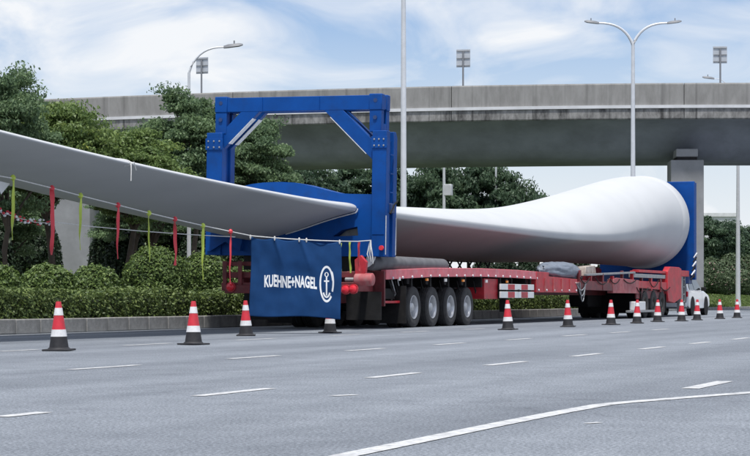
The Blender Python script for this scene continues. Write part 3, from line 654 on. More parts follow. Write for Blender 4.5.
mk = MB().box(-.02, .03, -.06, .06, -.03, .03).mesh('side_marker', M_LAMPAMB, False)
mkw = MB().box(-.02, .03, -.05, .05, -.04, .04).mesh('side_marker', M_WHITE, False)
for y, mm in ((46.4, mkw), (48.5, mk), (50, mkw), (51.5, mk), (53.6, mkw), (55.6, mk)): link('side_marker', mm, trailer, (-TR - .02, y, 1.22))
# hoses and tanks in front of the first wheel
for k in range(4):
    y = 46.0 + .22 * k; T('air_hose', MB().tube([(-16.9, y, 1.2), (-16.86, y + .1, 1.0 - .06 * k), (-16.9, y + .3, .85), (-17.0, y + .25, .7)], .02, 6), M_STEEL if k % 2 else M_BLACK, 0)
T('valve_box', MB().box(-17.1, -16.88, 45.6, 46.4, .72, .98), M_BLACK); T('valve_frame', MB().box(-17.0, -16.8, 45.5, 46.6, .62, .68), M_RED)
# tool box and legs behind the wheels
T('tool_box', MB().box(-17.6, -16.86, 53.7, 55.2, .72, 1.30), M_RED); T('support_leg', MB().box(-17.0, -16.8, 55.6, 55.8, .35, 1.3), M_BLACK)
T('air_tank', MB().lathe([(.03, 55.9), (.16, 55.95), (.18, 56.1), (.18, 57.2), (.16, 57.35), (.03, 57.4)], 18, 'y', (-17.1, 0, 1.0)), M_BLACK, 0)
T('air_tank', MB().lathe([(.03, 56.2), (.16, 56.25), (.18, 56.4), (.18, 57.8), (.16, 57.95), (.03, 58)], 18, 'y', (-19.9, 0, 1.0)), M_BLACK, 0)
# striped side guard: two rails of red and white blocks
g0, g1 = at_L(502, 291, TR - .05).y, at_L(535, 291, TR - .05).y
nb = 5; bl = (g1 - g0) / nb
for zi, (zt, zb) in enumerate(((1.155, .985), (.935, .75))):
    sr = T('side_guard_rail', MB().box(-TR - .03, -TR + .02, g0, g1, zb, zt), M_WHITE, .006)
    for i in range(nb):
        if (i + zi) % 2 == (0 if zi else 1): MB().box(-TR + .022, -TR + .028, g0 + i * bl + .01, g0 + (i + 1) * bl - .01, zb + .008, zt - .008).build('red_block', M_RED, sr, smooth=False)
for y in (g0 + .15, g1 - .15): T('guard_bracket', MB().box(-TR - .12, -TR - .035, y - .04, y + .04, .72, 1.34), M_BLACK)
T('guard_lamp', MB().box(-TR + .03, -TR + .07, (g0 + g1) / 2 - .05, (g0 + g1) / 2 + .05, .93, 1.0), M_BLACK)
# deep beam, swivel and front bogie
b0, b1 = at_L(536, 280, TR).y, at_L(577, 280, TR).y
for l0, l1 in ((TR - .012, TR + .16), (TL - .16, TL)):
    db = T('deep_beam', MB().prism_x([(b0, .92), (b1, .92), (b1, 1.36), (b0 + 1.4, 1.42), (b0 + 1.4, 1.54), (b0, 1.55)], -l1, -l0), M_RED)
for i in range(6): link('rail_bolt', bolt, trailer, (-TR + .012, b0 + .25 + i * (b1 - b0 - .4) / 5.0, .99))
for i in range(4): T('beam_stiffener', MB().box(-TR + .013, -TR + .05, b0 + .9 + i * 1.0, b0 + .95 + i * 1.0, .95, 1.36), M_RED2, 0)
T('beam_deck', MB().box(-TL + .16, -TR - .16, b0, b1, 1.28, 1.34), M_REDD)
for k in range(7):
    dr = .25 + .06 * k
    T('air_hose', MB().tube([(-TR + .02 - .02 * (k % 3), b1 - .2 + .08 * k + (1.3 - .1 * k) * q / 10, 1.25 - dr * 4 * (q / 10) * (1 - q / 10)) for q in range(11)], .022, 6), M_STEEL if k % 3 == 0 else M_BLACK, 0)
c0 = b1 + .1
T('turntable', MB().lathe([(.9, 1.0), (.9, 1.18), (.7, 1.2), (.7, 1.3)], 28, 'z', (-TC, c0 + 1.5, 0)), M_BLACK, 0)
f0, f1, f2 = at_L(592, 285, TR).y, at_L(613, 285, TR).y, at_L(639, 285, TR).y
f3 = at_L(667, 285, TR).y; f4 = at_L(681, 285, TR).y
for l in (TR + .1, TL - .1):
    T('bogie_beam', MB().prism_x([(c0 - .2, 1.02), (f1, 1.0), (f1, 1.28), (c0 + .6, 1.34), (c0 - .2, 1.22)], -l - .09, -l + .09), M_REDD)
    T('bogie_beam', MB().prism_x([(f1, .92), (f2, .92), (f2, 1.40), (f1 + .5, 1.46), (f1, 1.40)], -l - .11, -l + .11), M_RED2)
    T('bogie_beam', MB().prism_x([(f2, 1.12), (f3, 1.05), (f3, 1.36), (f2, 1.38)], -l - .09, -l + .09), M_RED)
    T('cradle_rail', MB().box(-l - .1, -l + .1, f2 - .8, f3 - .3, 1.50, 1.64), M_STEEL)
    T('bogie_plate', MB().prism_x([(f3, 1.05), (f3 + .2, .62), (f3 + 1.3, .55), (f4, .75), (f4, 1.92), (f4 - .4, 1.98), (f3 + .5, 1.98), (f3 + .1, 1.8)], -l - .12, -l + .12), M_RED, .02)
T('bogie_deck', MB().box(-TL + .2, -TR - .2, c0, f4, 1.25, 1.32), M_REDD)
T('cradle_bar', MB().beam((-TR - .05, c0 + 1.2, 1.52), (-TR - .05, f2 - .6, 1.68), .12, .07), M_STEEL)
T('bogie_upright', MB().box(-TR - .2, -TR, f4 + .15, f4 + .28, .15, 1.75), M_STEEL); T('bogie_top_arm', MB().box(-TR - .18, -TR + .02, f4, f4 + 1.5, 1.62, 1.86), M_RED)
for k, y in enumerate((f4 + .7, f4 + 1.1)): T('ladder_rail', MB().tube([(-TR - .08, y, .4), (-TR - .08, y, 1.7)], .03, 8), M_STEEL, 0)
for z in (.6, .9, 1.2, 1.5): T('ladder_rung', MB().tube([(-TR - .08, f4 + .7, z), (-TR - .08, f4 + 1.1, z)], .022, 8), M_STEEL, 0)
T('control_cabinet', MB().box(-17.6, -16.95, f4 + 1.2, f4 + 2.0, .55, 1.35), M_BLACK)
yw1 = at_L(647, 310, TR).y
for y in (yw1, yw1 + 1.45, yw1 + 2.9):
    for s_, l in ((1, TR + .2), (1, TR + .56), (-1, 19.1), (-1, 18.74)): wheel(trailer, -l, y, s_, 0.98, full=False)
    T('axle', MB().tube([(-19, y, .52), (-17, y, .52)], .09, 8), M_BLACK, 0)
for l in (TR + .02, 18.65): T('mudguard', MB().box(-l - .6, -l, yw1 - .8, yw1 + 3.6, 1.06, 1.095), M_BLACK, 0)
for y in (yw1 - .75, yw1 + 3.55): T('mudflap', MB().box(-19.2, -16.8, y, y + .03, .18, 1.05), M_BLACK, 0)
T('fuel_tank', MB().prism_x([(yw1 - 3.2, .55), (yw1 - 3.1, .42), (yw1 - 1.2, .42), (yw1 - 1.1, .55), (yw1 - 1.1, 1.0), (yw1 - 3.2, 1.0)], -18.9, -18.2), M_BLACK, .03)
rb = random.Random(8)
for k in range(9):
    y = c0 + .3 + k * (f3 - c0) / 9.0; T('bogie_bracket', MB().box(-TR - .12, -TR - .02 + rb.uniform(0, .05), y, y + rb.uniform(.08, .2), rb.uniform(.95, 1.1), rb.uniform(1.45, 1.75)), M_RED if k % 2 else M_REDD)
for k in range(7):
    y = c0 + .2 + k * (f4 - c0) / 8.0; z = rb.uniform(1.1, 1.45); dr = rb.uniform(.1, .3); ln = rb.uniform(1.0, 2.2)
    T('air_hose', MB().tube([(-TR + .03, y + ln * q / 10, z - dr * 4 * (q / 10) * (1 - q / 10)) for q in range(11)], .018, 6), M_BLACK, 0)
T('bogie_crossbar', MB().box(-TR - .3, -TR - .05, f2 + .2, f3 + .2, 1.70, 1.80), M_RED); T('bogie_skirt', MB().box(-TR - .16, -TR - .1, f2, f3 + .1, .72, 1.06), M_REDD)
for k in range(10):
    y = 47.1 + .74 * k; T('brake_hose', MB().tube([(-16.96, y, 1.22), (-16.93, y + .1, .98 - .05 * (k % 3)), (-16.98, y + .3, .95), (-17.1, y + .38, 1.15)], .016, 5), M_BLACK, 0)
T('step_plate', MB().box(-TR - .05, -TR + .15, at_L(627, 310, TR).y, at_L(651, 310, TR).y, .22, .30), M_STEEL)
T('white_box', MB().box(-TR - .1, -TR + .1, at_L(632, 310, TR).y, at_L(643, 310, TR).y, .30, .62), M_WHITE, .02)

# things carried on the deck
roll = tag(MB().lathe([(.05, 44.9), (.16, 44.92), (.19, 45.0), (.19, 50.4), (.16, 50.5), (.05, 50.52)], 20, 'y', (-17.0, 0, 1.60)).build('foam_roll', mat('grey_foam', (0.13, 0.13, 0.14), .85, scale=4)), 'long grey padded roll on the trailer deck beneath the blade', 'roll')
pd = MB()
pd.prism_y([(-17.02, 1.75), (-16.80, 1.75), (-16.83, 1.66), (-16.88, 1.58), (-16.96, 1.51), (-17.02, 1.48)], 44.80, 44.88)
tag(pd.build('white_plate', M_WHITE), 'small white rounded plate beside the winch at the trailer rear', 'plate')
def bundle(name, label, c, sx, sy, sz, mt, seed, cat_):
    r = random.Random(seed); bm = bmesh.new(); bmesh.ops.create_icosphere(bm, subdivisions=4, radius=1)
    from mathutils import noise
    for v in bm.verts:
        p = v.co.copy(); k = 1 + .14 * noise.noise(p * 1.6 + Vector((seed, 0, 0))) - .16 * abs(noise.noise(Vector((p.x * 3, p.y * 7, p.z * 3)))) + .07 * noise.noise(Vector((p.x * 7, p.y * 16, p.z * 5)))
        v.co = Vector((p.x * sx * k, p.y * sy * k, max(-.75, p.z) * sz * k))
    me = bpy.data.meshes.new(name); bm.to_mesh(me); bm.free(); me.materials.append(mt)
    me.polygons.foreach_set('use_smooth', [True] * len(me.polygons))
    return tag(link(name, me, None, c), label, cat_)
p = at_L(566, 272, 17.1); bundle('tarpaulin_bundle', 'rumpled grey-blue tarpaulin bundle on the trailer under the blade', (p.x, p.y - .9, 1.62), .38, 2.4, .30, M_TARP, 3, 'tarpaulin')
p = at_L(584, 270, 17.1); MBb = MB().prism_x([(p.y - .6, 1.48), (p.y + .9, 1.50), (p.y + .75, 1.86), (p.y - .5, 1.80)], p.x - .25, p.x + .2)
tag(MBb.build('wooden_chock', mat('chock', (.45, .40, .36), .8, var=.5, scale=6, dirt=.6, dirtcol=(.3, .08, .06)), bevel=.02), 'pale worn chock block next to the grey tarpaulin bundle', 'chock')
l0_, l1_ = at_L(424, 262, 19.9).y, at_L(492, 262, 19.9).y
for z in (1.48, 2.06): T('lattice_rail', MB().box(-19.93, -19.87, l0_, l1_, z, z + .05), M_BLACK, 0)
nl = 7; sl2 = (l1_ - l0_) / nl
for k in range(nl):
    ya_, yb_ = l0_ + k * sl2, l0_ + (k + 1) * sl2
    T('lattice_brace', MB().beam((-19.9, ya_, 1.50), (-19.9, yb_, 2.08), .035, .05), M_BLACK, 0); T('lattice_brace', MB().beam((-19.9, ya_, 2.08), (-19.9, yb_, 1.50), .03, .05), M_BLACK, 0)

# blue root fixture behind the flange
RF = 81.75
root = empty('root_fixture', (-18.6, RF, 1.3), 'blue steel plate fixture holding the round blade root', 'support frame')
MB().box(-20.6, -16.62, RF, RF + .22, 1.72, 5.56).build('plate', M_BLUE, root, bevel=.02)
for l in (16.62, 20.4): MB().box(-l - .2, -l - .002, RF + .22, RF + .5, 1.5, 5.52).build('stiffener', M_BLUE, root, bevel=.01)
MB().box(-20.4, -16.8, RF - .2, RF + .5, 1.33, 1.72).build('base_beam', M_BLUE2, root, bevel=.02)
rg = MB(); sec = section(81.3, -.06); rg.add([(x, 81.32, z) for x, y, z in sec] + [(x, RF, z) for x, y, z in sec], [(j, (j+1) % 72, (j+1) % 72 + 72, j + 72) for j in range(72)] + [tuple(range(72))])
rg.build('mount_ring', M_BLUE2, root)
for k in range(6):
    pz = 1.5 + .18 * k; MB().tube([(-16.6, 81.0 + .12 * k, pz), (-16.5, 81.2 + .1 * k, pz + .2), (-16.58, 81.5 + .08 * k, pz + .1)], .03, 6).build('strap', M_WHITE if k % 2 else M_BLACK, root)

# ================================================================== ESCORT CAR
car = empty('escort_car', (-18.1, 83.4, 0), 'white car ahead of the trailer, half hidden behind the red bogie', 'car')
def C(name, m, mt, bevel=.0, par=None, smooth=True): return m.build(name, mt, par or car, bevel=bevel, smooth=smooth)
cx0, cx1, cy = -19.05, -17.15, 83.2
side = [(0, .42), (.02, .95), (.10, 1.08), (4.6 - 1.25, 1.08), (4.6 - .25, .92), (4.6 - .03, .72), (4.6, .42), (4.15, .30), (.4, .30)]
bm_ = MB(); nS = len(side)
vsx = []
for x, k in ((cx0, -.06), (cx0 + .10, 0), (cx1 - .10, 0), (cx1, -.06)):
    for y, z in side: vsx.append((x, cy + y + (.03 if k < 0 and y < 1 else (-.05 if k < 0 and y > 4 else 0)), z + (k if z > .9 else 0)))
bm_.add(vsx, [(i*nS + j, i*nS + (j+1) % nS, (i+1)*nS + (j+1) % nS, (i+1)*nS + j) for i in range(3) for j in range(nS)] + [tuple(range(nS)), tuple(3*nS + j for j in range(nS - 1, -1, -1))])
C('body', bm_, M_CAR, .03)
gh = MB(); vsx = []
for y, z, w in ((.12, 1.06, .90), (.42, 1.60, .72), (.75, 1.70, .70), (2.0, 1.70, .70), (2.45, 1.60, .70), (3.30, 1.06, .88)):
    for s_ in (-1, 1): vsx.append(((cx0 + cx1) / 2 + s_ * w, cy + y, z))
gh.add(vsx, [(2*i, 2*i + 1, 2*i + 3, 2*i + 2) for i in range(5)] + [(0, 2, 4, 6, 8, 10), (11, 9, 7, 5, 3, 1), (10, 11, 1, 0)])
roof = C('cabin', gh, M_CAR, .02)
def win(quad): 
    c = MB(); q = [Vector(v) for v in quad]; nrm = (q[1] - q[0]).cross(q[2] - q[0]).normalized()
    c.add([v + nrm * .012 for v in q] + [v - nrm * .012 for v in q], [(0,1,2,3),(7,6,5,4),(0,4,5,1),(1,5,6,2),(2,6,7,3),(3,7,4,0)]); return c
xm = (cx0 + cx1) / 2
def sidep(y, z, s_): 
    t = (z - 1.06) / (.64); return (xm + s_ * (.905 - .19 * t), cy + y, z)
for s_ in (-1, 1):
    C('side_window', win([sidep(.45, 1.10, s_), sidep(1.35, 1.10, s_), sidep(1.35, 1.58, s_), sidep(.62, 1.56, s_)]), M_GLASS)
    C('side_window', win([sidep(1.42, 1.10, s_), sidep(2.95, 1.10, s_), sidep(2.35, 1.56, s_), sidep(1.42, 1.58, s_)]), M_GLASS)
C('rear_window', win([(xm - .70, cy + .17, 1.14), (xm + .70, cy + .17, 1.14), (xm + .62, cy + .40, 1.54), (xm - .62, cy + .40, 1.54)]), M_GLASS)
for s_ in (-1, 1): C('tail_light', MB().box(xm + s_ * .80 - .13, xm + s_ * .80 + .13, cy - .03, cy + .12, .80, 1.02), M_LAMPRED, .02)
C('bumper', MB().box(xm - .88, xm + .88, cy - .07, cy + .2, .36, .62), M_CAR, .04); C('number_plate', MB().box(xm - .22, xm + .22, cy - .085, cy - .07, .68, .80), M_BLUE)
for y in (.85, 3.72):
    for s_, x in ((-1, cx0 + .10), (1, cx1 - .10)):
        w = link('wheel', tyre_me, car, (x, cy + y, .34), rot=(0, 0, 0 if s_ > 0 else math.pi)); w.scale = (.66, .65, .65)
        link('rim', rim_me, w, local=True)
        C('wheel_arch', MB().lathe([(.44, -.012), (.44, .012)], 24, 'x', (cx1 - .0 if s_ > 0 else cx0 + .0, cy + y, .38)), M_BLACK)
for s_ in (-1, 1): C('mirror', MB().box(xm + s_ * 1.02 - .1, xm + s_ * 1.02 + .1, cy + 2.75, cy + 2.9, 1.05, 1.22), M_BLACK, .03)

# ================================================================== TRAFFIC CONES
def cm(prof, mt, n): return MB().lathe(prof, 28).mesh(n, mt, angle=30)
CH = .70; r_of = lambda z: .145 - (.145 - .036) * (z / CH)
def band(z0, z1, o=0): return [(r_of(z0) + o, z0), (r_of(z1) + o, z1)]
cone_me = [('base_plate', MB().box(-.19, .19, -.19, .19, 0.004, .03).mesh('base_plate', M_CONE_K, False)),
           ('black_band', cm([(.16, .03), (.15, .045)] + band(.05, .205), M_CONE_K, 'black_band')),
           ('white_band', cm(band(.205, .305, .003), M_CONE_W, 'white_band')),
           ('red_band', cm(band(.305, .505), M_CONE_R, 'red_band')),
           ('white_band', cm(band(.505, .61, .003), M_CONE_W, 'white_band')),
           ('red_tip', cm(band(.61, .685) + [(.034, .70), (.022, .70), (.020, .66)], M_CONE_R, 'red_tip'))]
CONES = [(59, 351, 'largest red and white traffic cone, at the far left before the hedge'),
         (193.5, 345, 'banded traffic cone between the far-left cone and the hanging banner, under the lime ribbon'),
         (246, 336, 'banded traffic cone just left of the blue banner'),
         (330, 333.2, 'banded traffic cone mostly hidden behind the lower right corner of the blue banner'),
         (508, 330, 'banded traffic cone in front of the red and white striped side guard'),
         (568, 327, 'banded traffic cone below the grey tarpaulin bundle on the trailer'),
         (611, 325, 'banded traffic cone third right of the striped guard, before the shaded bogie'),
         (637, 323.5, 'banded traffic cone before the white box between the front bogie wheels'),
         (657.5, 322, 'banded traffic cone left of the tall red bogie plate'),
         (681.5, 321.3, 'banded traffic cone under the right side of the tall red bogie plate'),
         (697, 320.3, 'banded traffic cone in front of the white car'),
         (720, 319, 'banded traffic cone right of the white car, second from the right edge'),
         (737, 318, 'banded traffic cone nearest the right edge, farthest in the row')]
for i, (px, py, lb) in enumerate(CONES):
    p = ground(px, py); e = empty('traffic_cone', p, lb, 'traffic cone', 'traffic cones along the lane', rot=(rnd.uniform(-.022, .022), rnd.uniform(-.022, .022), rnd.uniform(-.5, .5)))
    for nme, me in cone_me:
        o = link(nme, me, e, local=True)
        if nme == 'base_plate': b = o.modifiers.new('bevel', 'BEVEL'); b.width = .012; b.segments = 2

# ================================================================== BANNER, ROPE, RIBBONS
from mathutils import noise
TLc, TRc, BLc, BRc = at_d(250.5, 236.5, 42.05), at_d(341, 241.5, 41.75), at_d(250, 315.5, 42.0), at_d(341.2, 318.7, 41.7)
bn = Vector((SA, -CA, 0))                          # roughly towards the viewer
ties = [0.0, .27, .54, .62, .985]
def bpt(u, v, off=0.0):
    p = TLc.lerp(TRc, u).lerp(BLc.lerp(BRc, u), v)
    sag = 0.0
    for a, b in zip(ties, ties[1:]):
        if a <= u <= b: t = (u - a) / (b - a); sag = .055 * 4 * t * (1 - t) * (b - a) / .3
    fold = .030 * math.sin(u * 9 + 1.2 * v + .6) * (.35 + v * .65) + .014 * math.sin(u * 23 - 2.2 * v) * (1 - .5 * v)
    fold += .05 * noise.noise(Vector((u * 3.2, v * 2.4, 1.7))) + .02 * noise.noise(Vector((u * 9, v * 5, 4.2)))
    for a in (.27, .56): 
        dd = (u - a) - .28 * v; fold += .028 * math.exp(-(dd / .022) ** 2) * math.exp(-((v) / .28) ** 2)
    p = p + Vector((0, 0, -sag * (1 - v) - .02 * math.sin(u * 7 + .5) * v ** 3))
    p += (BRc - BLc).normalized() * (.015 * math.sin(v * 5) * (1 if u > .9 or u < .1 else 0))
    return p + bn * (fold + off)
NU, NV = 90, 70
bm_ = MB().add([bpt(i / NU, j / NV) for j in range(NV + 1) for i in range(NU + 1)],
               [(j*(NU+1) + i, j*(NU+1) + i + 1, (j+1)*(NU+1) + i + 1, (j+1)*(NU+1) + i) for j in range(NV) for i in range(NU)])
banner = empty('banner', (BLc + BRc) / 2, 'navy blue cloth banner with white company name and anchor emblem hung on a rope', 'banner')
cl = bm_.build('cloth', M_CLOTH, banner, angle=180); sm = cl.modifiers.new('thick', 'SOLIDIFY'); sm.thickness = .004; sm.offset = -1
def on_banner(vs, fs, name, par, cuts=2):
    bm = bmesh.new(); bv = [bm.verts.new((x, y, 0)) for x, y in vs]
    for f in fs:
        try: bm.faces.new([bv[i] for i in f])
        except ValueError: pass
    bmesh.ops.triangulate(bm, faces=bm.faces)
    for _ in range(3):
        long = [e for e in bm.edges if (e.verts[0].co - e.verts[1].co).length > .014]
        if long: bmesh.ops.subdivide_edges(bm, edges=long, cuts=1)
        bmesh.ops.triangulate(bm, faces=bm.faces)
    for v in bm.verts: v.co = bpt(v.co.x, v.co.y, .0055)
    me = bpy.data.meshes.new(name); bm.to_mesh(me); bm.free(); me.materials.append(M_PRINT)
    return link(name, me, par)
fc = bpy.data.curves.new('t', 'FONT'); fc.body = 'KUEHNE+NAGEL'; fc.offset = .036; fc.space_character = 1.02; fc.resolution_u = 3
fo = bpy.data.objects.new('t', fc); COL.objects.link(fo)
dg = bpy.context.evaluated_depsgraph_get(); tm = bpy.data.meshes.new_from_object(fo.evaluated_get(dg))
bpy.data.objects.remove(fo, do_unlink=True)
vc = np.array([v.co[:2] for v in tm.vertices]); lo_, hi_ = vc.min(0), vc.max(0)
uv = (vc - lo_) / (hi_ - lo_)
U0, U1, V0, V1 = (264.5 - 250.3) / 90.7, (317 - 250.3) / 90.7, (274 - 237.4) / 79, (286.6 - 237.4) / 79
txt = [(U0 + (U1 - U0) * a, V1 - (V1 - V0) * b) for a, b in uv]
on_banner(txt, [tuple(p_.vertices) for p_ in tm.polygons], 'company_name', cl)
lu, lv, ru, rv = (326.6 - 250.3) / 90.7, (282.2 - 239.8) / 78.2, 7.1 / 90.7, 19.2 / 78.2
def arc(a0, a1, r0, r1, n=40, cu=lu, cv=lv, au=ru, av=rv):
    vs, fs = [], []
    for i in range(n + 1):
        a = R(a0 + (a1 - a0) * i / n); vs += [(cu + au * r0 * math.cos(a), cv + av * (1 - (1 - r0) * .55) * math.sin(a)), (cu + au * r1 * math.cos(a), cv + av * r1 * math.sin(a))]
    for i in range(n): fs.append((2*i, 2*i + 1, 2*i + 3, 2*i + 2))
    return vs, fs
def quad(u0, v0, u1, v1): return [(u0, v0), (u1, v0), (u1, v1), (u0, v1)], [(0, 1, 2, 3)]
em = [arc(-242, 26, .77, 1.0), arc(44, 136, .77, 1.0, 24), arc(0, 360, .5, 1.0, 24, lu, lv - rv * .52, ru * .30, rv * .13),
      quad(lu - ru * .10, lv - rv * .40, lu + ru * .10, lv + rv * .62), quad(lu - ru * .36, lv - rv * .20, lu + ru * .36, lv - rv * .12),
      arc(25, 155, .62, 1.0, 20, lu, lv + rv * .30, ru * .60, rv * .46)]
for vs, fs in em: on_banner(vs, fs, 'anchor_emblem', cl)

rp_px = [(-40, 168.5, 33.5), (0, 176, 34.6), (13, 178.3, 35), (52, 188, 36), (80, 195.5, 37), (118, 205, 38), (149, 213, 39), (175, 219.2, 39.8), (203, 225.6, 40.6), (230, 231.4, 41.4),
         (251, 235.8, 42.0), (275, 238.0, 42.0), (300, 239.6, 41.9), (320, 240.6, 41.8), (341, 241.2, 41.75), (358, 241.4, 43.6), (371, 240.4, 45.9)]
rope = tag(MB().tube([at_d(*q) for q in rp_px], .011, 6).build('rope', M_ROPE), 'thin white rope sagging from upper left to the trailer, carrying banner and ribbons', 'rope')
for u in ties: 
    q = bpt(u, 0); MB().lathe([(.010, -.06), (.022, -.02), (.018, .02), (.010, .035)], 7, 'z', q + bn * .01).build('tie_knot', M_ROPE, rope)
rp2 = [at_d(50, 221.5, 36.6), at_d(90, 226.3, 37.6), at_d(140, 231, 39), at_d(190, 234.6, 40.6), at_d(235, 237, 42)]
tag(MB().tube(rp2, .008, 5).build('rope', M_ROPE), 'second thin grey cord running below the ribbon rope to the frame', 'rope')
def ribbon(px, ytop, ybot, wpx, d, mt, label, taper=.8, seed=0, knot=True):
    s_ = d / FPX; m_ = MB(); n_ = 22; vs = []; r = random.Random(seed); ph = r.uniform(0, 6); tw = r.uniform(.7, 1.3)
    base = at_d(px, ytop, d); ln = (ybot - ytop) * s_
    for i in range(n_ + 1):
        t = i / n_; w = wpx * s_ / 2 * (1 - (1 - taper) * t); a = 1.0 * math.sin(t * 3.6 * tw + ph) + .4 * math.sin(t * 11 + ph)
        c = base + Vector((.012 * math.sin(t * 4 + ph) * t + .005 * math.sin(t * 13 + ph), .012 * math.sin(t * 5 + ph), -ln * t))
        rt = Vector((CA, SA, 0)) * math.cos(a) + Vector((-SA, CA, 0)) * math.sin(a); fw = Vector((-rt.y, rt.x, 0)) * .004
        vs += [c - rt * w + fw, c + rt * w + fw, c + rt * w - fw, c - rt * w - fw]
    m_.add(vs, [(4*i + j, 4*i + (j+1) % 4, 4*i + 4 + (j+1) % 4, 4*i + 4 + j) for i in range(n_) for j in range(4)] + [(0,1,2,3), (4*n_+3, 4*n_+2, 4*n_+1, 4*n_)])
    e = empty('ribbon', base, label, 'ribbon', 'ribbons hanging on the rope')
    m_.build('strip', mt, e, angle=60)
    if knot: MB().lathe([(.01, -.06), (.045, -.03), (.05, .01), (.02, .05)], 9, 'z', base).build('knot', mt, e)
ribbon(13, 177.5, 240, 3.4, 35, M_YEL, 'long lime ribbon nearest the left edge', .9, 1)
ribbon(52, 188, 255, 5, 36, M_RRED, 'wide red ribbon in front of the left concrete pier', .75, 2)
ribbon(80.5, 195.5, 250, 3.6, 37, M_YEL, 'lime ribbon in front of the left concrete pier, tapering to a point', .35, 3)
ribbon(118, 205, 259, 4.2, 38, M_RRED, 'red ribbon beside the dark trunk right of the left pier', .25, 4)
ribbon(149, 213, 262, 2.2, 39, M_YEL, 'narrow pale lime ribbon over the tall round bush', .5, 5)
ribbon(175, 219, 265.5, 4, 39.8, M_RRED, 'red ribbon over the right part of the tall round bush', .7, 6)
ribbon(203, 225.5, 280, 3.6, 40.6, M_YEL, 'long lime ribbon just left of the trailer rear lamps', .35, 7)
ribbon(230.5, 231.5, 284, 2.2, 41.4, M_RRED, 'thin red ribbon hanging down to the left tail lamp', .6, 8)
ribbon(340.5, 243, 272, 2.6, 42.2, M_YEL, 'lime ribbon touching the right top corner of the banner', .7, 9, False)
ribbon(350, 242, 273, 2.4, 43, M_YEL, 'lime ribbon second right of the banner, before the winch', .8, 10, False)
ribbon(359, 242, 271, 2.2, 43.8, M_RRED, 'short red ribbon right of the banner by the winch drum', .8, 11, False)
# knotted white tails at the rope's end
p = at_d(370.5, 241, 45.7); m_ = MB()
for k in range(3): m_.tube([p, p + Vector((.02 * k - .02, -.03, -.12)), p + Vector((.06 * k - .06, -.05, -.3)), p + Vector((.05 * k - .02, -.04, -.42 - .05 * k))], [.02, .018, .014, .008], 6)
tag(m_.build('rope_tail', M_ROPE), 'knotted white rope end hanging on the frame right of the banner', 'rope')
# bead garland
gp = [at_d(-12, 207, 35), at_d(0, 211.5, 35.2), at_d(16, 217.5, 35.6), at_d(34, 222, 36), at_d(52, 223.5, 36.3)]
gar = empty('bead_garland', gp[2], 'string of red and white beads slung between ribbons at the left edge', 'garland')
MB().tube(gp, .006, 5).build('string', M_ROPE, gar)
bw = MB().lathe([(.001, -.034), (.03, -.02), (.036, 0), (.03, .02), (.001, .034)], 8).mesh('bead', M_WHITE); br_ = MB().lathe([(.001, -.034), (.03, -.02), (.036, 0), (.03, .02), (.001, .034)], 8).mesh('bead', M_CONE_R)
for i in range(52):
    t = i / 51 * 3.999; k = int(t); q = gp[k].lerp(gp[k + 1], t - k) + Vector((rnd.uniform(-.03, .03), rnd.uniform(-.03, .03), rnd.uniform(-.05, .05)))
    o = link('bead', bw if rnd.random() < .6 else br_, gar, q); o.scale = (rnd.uniform(.45, .85),) * 3
# white pennant at the left edge and the cord tied round the blade
a, b, c = at_d(-3, 180.5, 34.9), at_d(10, 183.5, 35.1), at_d(1, 194.5, 35)
f_ = Vector((.002, -.006, 0)); m_ = MB().add([a + f_, b + f_, c + f_, a - f_, b - f_, c - f_], [(0,1,2), (5,4,3), (0,3,4,1), (1,4,5,2), (2,5,3,0)])
tag(m_.build('pennant', M_WHITE), 'small white triangular pennant on the rope at the left edge', 'pennant')
q0 = Vector(section(33.4, .015)[0]); pts = [Vector(section(33.4, .012)[j % 72]) for j in range(8, -1, -1)] + [Vector(section(33.4, .012)[j % 72]) for j in range(71, 66, -1)]
q = pts[8]; m_ = MB().tube(pts, .012, 5); m_.tube([q, q + Vector((.03, -.05, -.12)), q + Vector((.03, -.06, -.33))], .010, 5); m_.tube([q, q + Vector((.03, .06, .03)), q + Vector((.04, .13, -.12))], .010, 5)
tag(m_.build('cord_tie', M_ROPE), 'short white cord knotted round the edge of the overhanging blade', 'rope')

# ================================================================== PLANTS
def leaf_mesh(name, P, size, mt, rng, up=.35, aspect=.5, out=None, ow=.8, shade=None):
    n_ = len(P); nrm = rng.normal(size=(n_, 3)); nrm /= np.linalg.norm(nrm, axis=1)[:, None]
    if out is not None: nrm = nrm * .75 + out * ow
    nrm[:, 2] += up; nrm /= np.linalg.norm(nrm, axis=1)[:, None]
    t = rng.normal(size=(n_, 3)); t -= nrm * (t * nrm).sum(1)[:, None]; t /= np.linalg.norm(t, axis=1)[:, None]
    b = np.cross(nrm, t); sz = (size * rng.uniform(.6, 1.35, n_))[:, None]
    V = np.empty((n_, 4, 3)); V[:, 0] = P - t * sz * .5; V[:, 1] = P + b * sz * aspect * .5 + nrm * sz * .06; V[:, 2] = P + t * sz * .5 - nrm * sz * .05; V[:, 3] = P - b * sz * aspect * .5 + nrm * sz * .06
    me = bpy.data.meshes.new(name); me.vertices.add(n_ * 4); me.vertices.foreach_set('co', V.ravel())
    me.loops.add(n_ * 4); me.loops.foreach_set('vertex_index', np.arange(n_ * 4, dtype=np.int32))
    me.polygons.add(n_); me.polygons.foreach_set('loop_start', np.arange(0, n_ * 4, 4, dtype=np.int32)); me.polygons.foreach_set('loop_total', np.full(n_, 4, dtype=np.int32))
    at_ = me.attributes.new('tint', 'FLOAT', 'FACE'); at_.data.foreach_set('value', np.clip(rng.beta(2, 2.2, n_) if shade is None else rng.beta(2, 2.2, n_) * .62 + shade, 0, 1).astype(np.float32))
    me.update(); me.validate(); me.materials.append(mt); return me
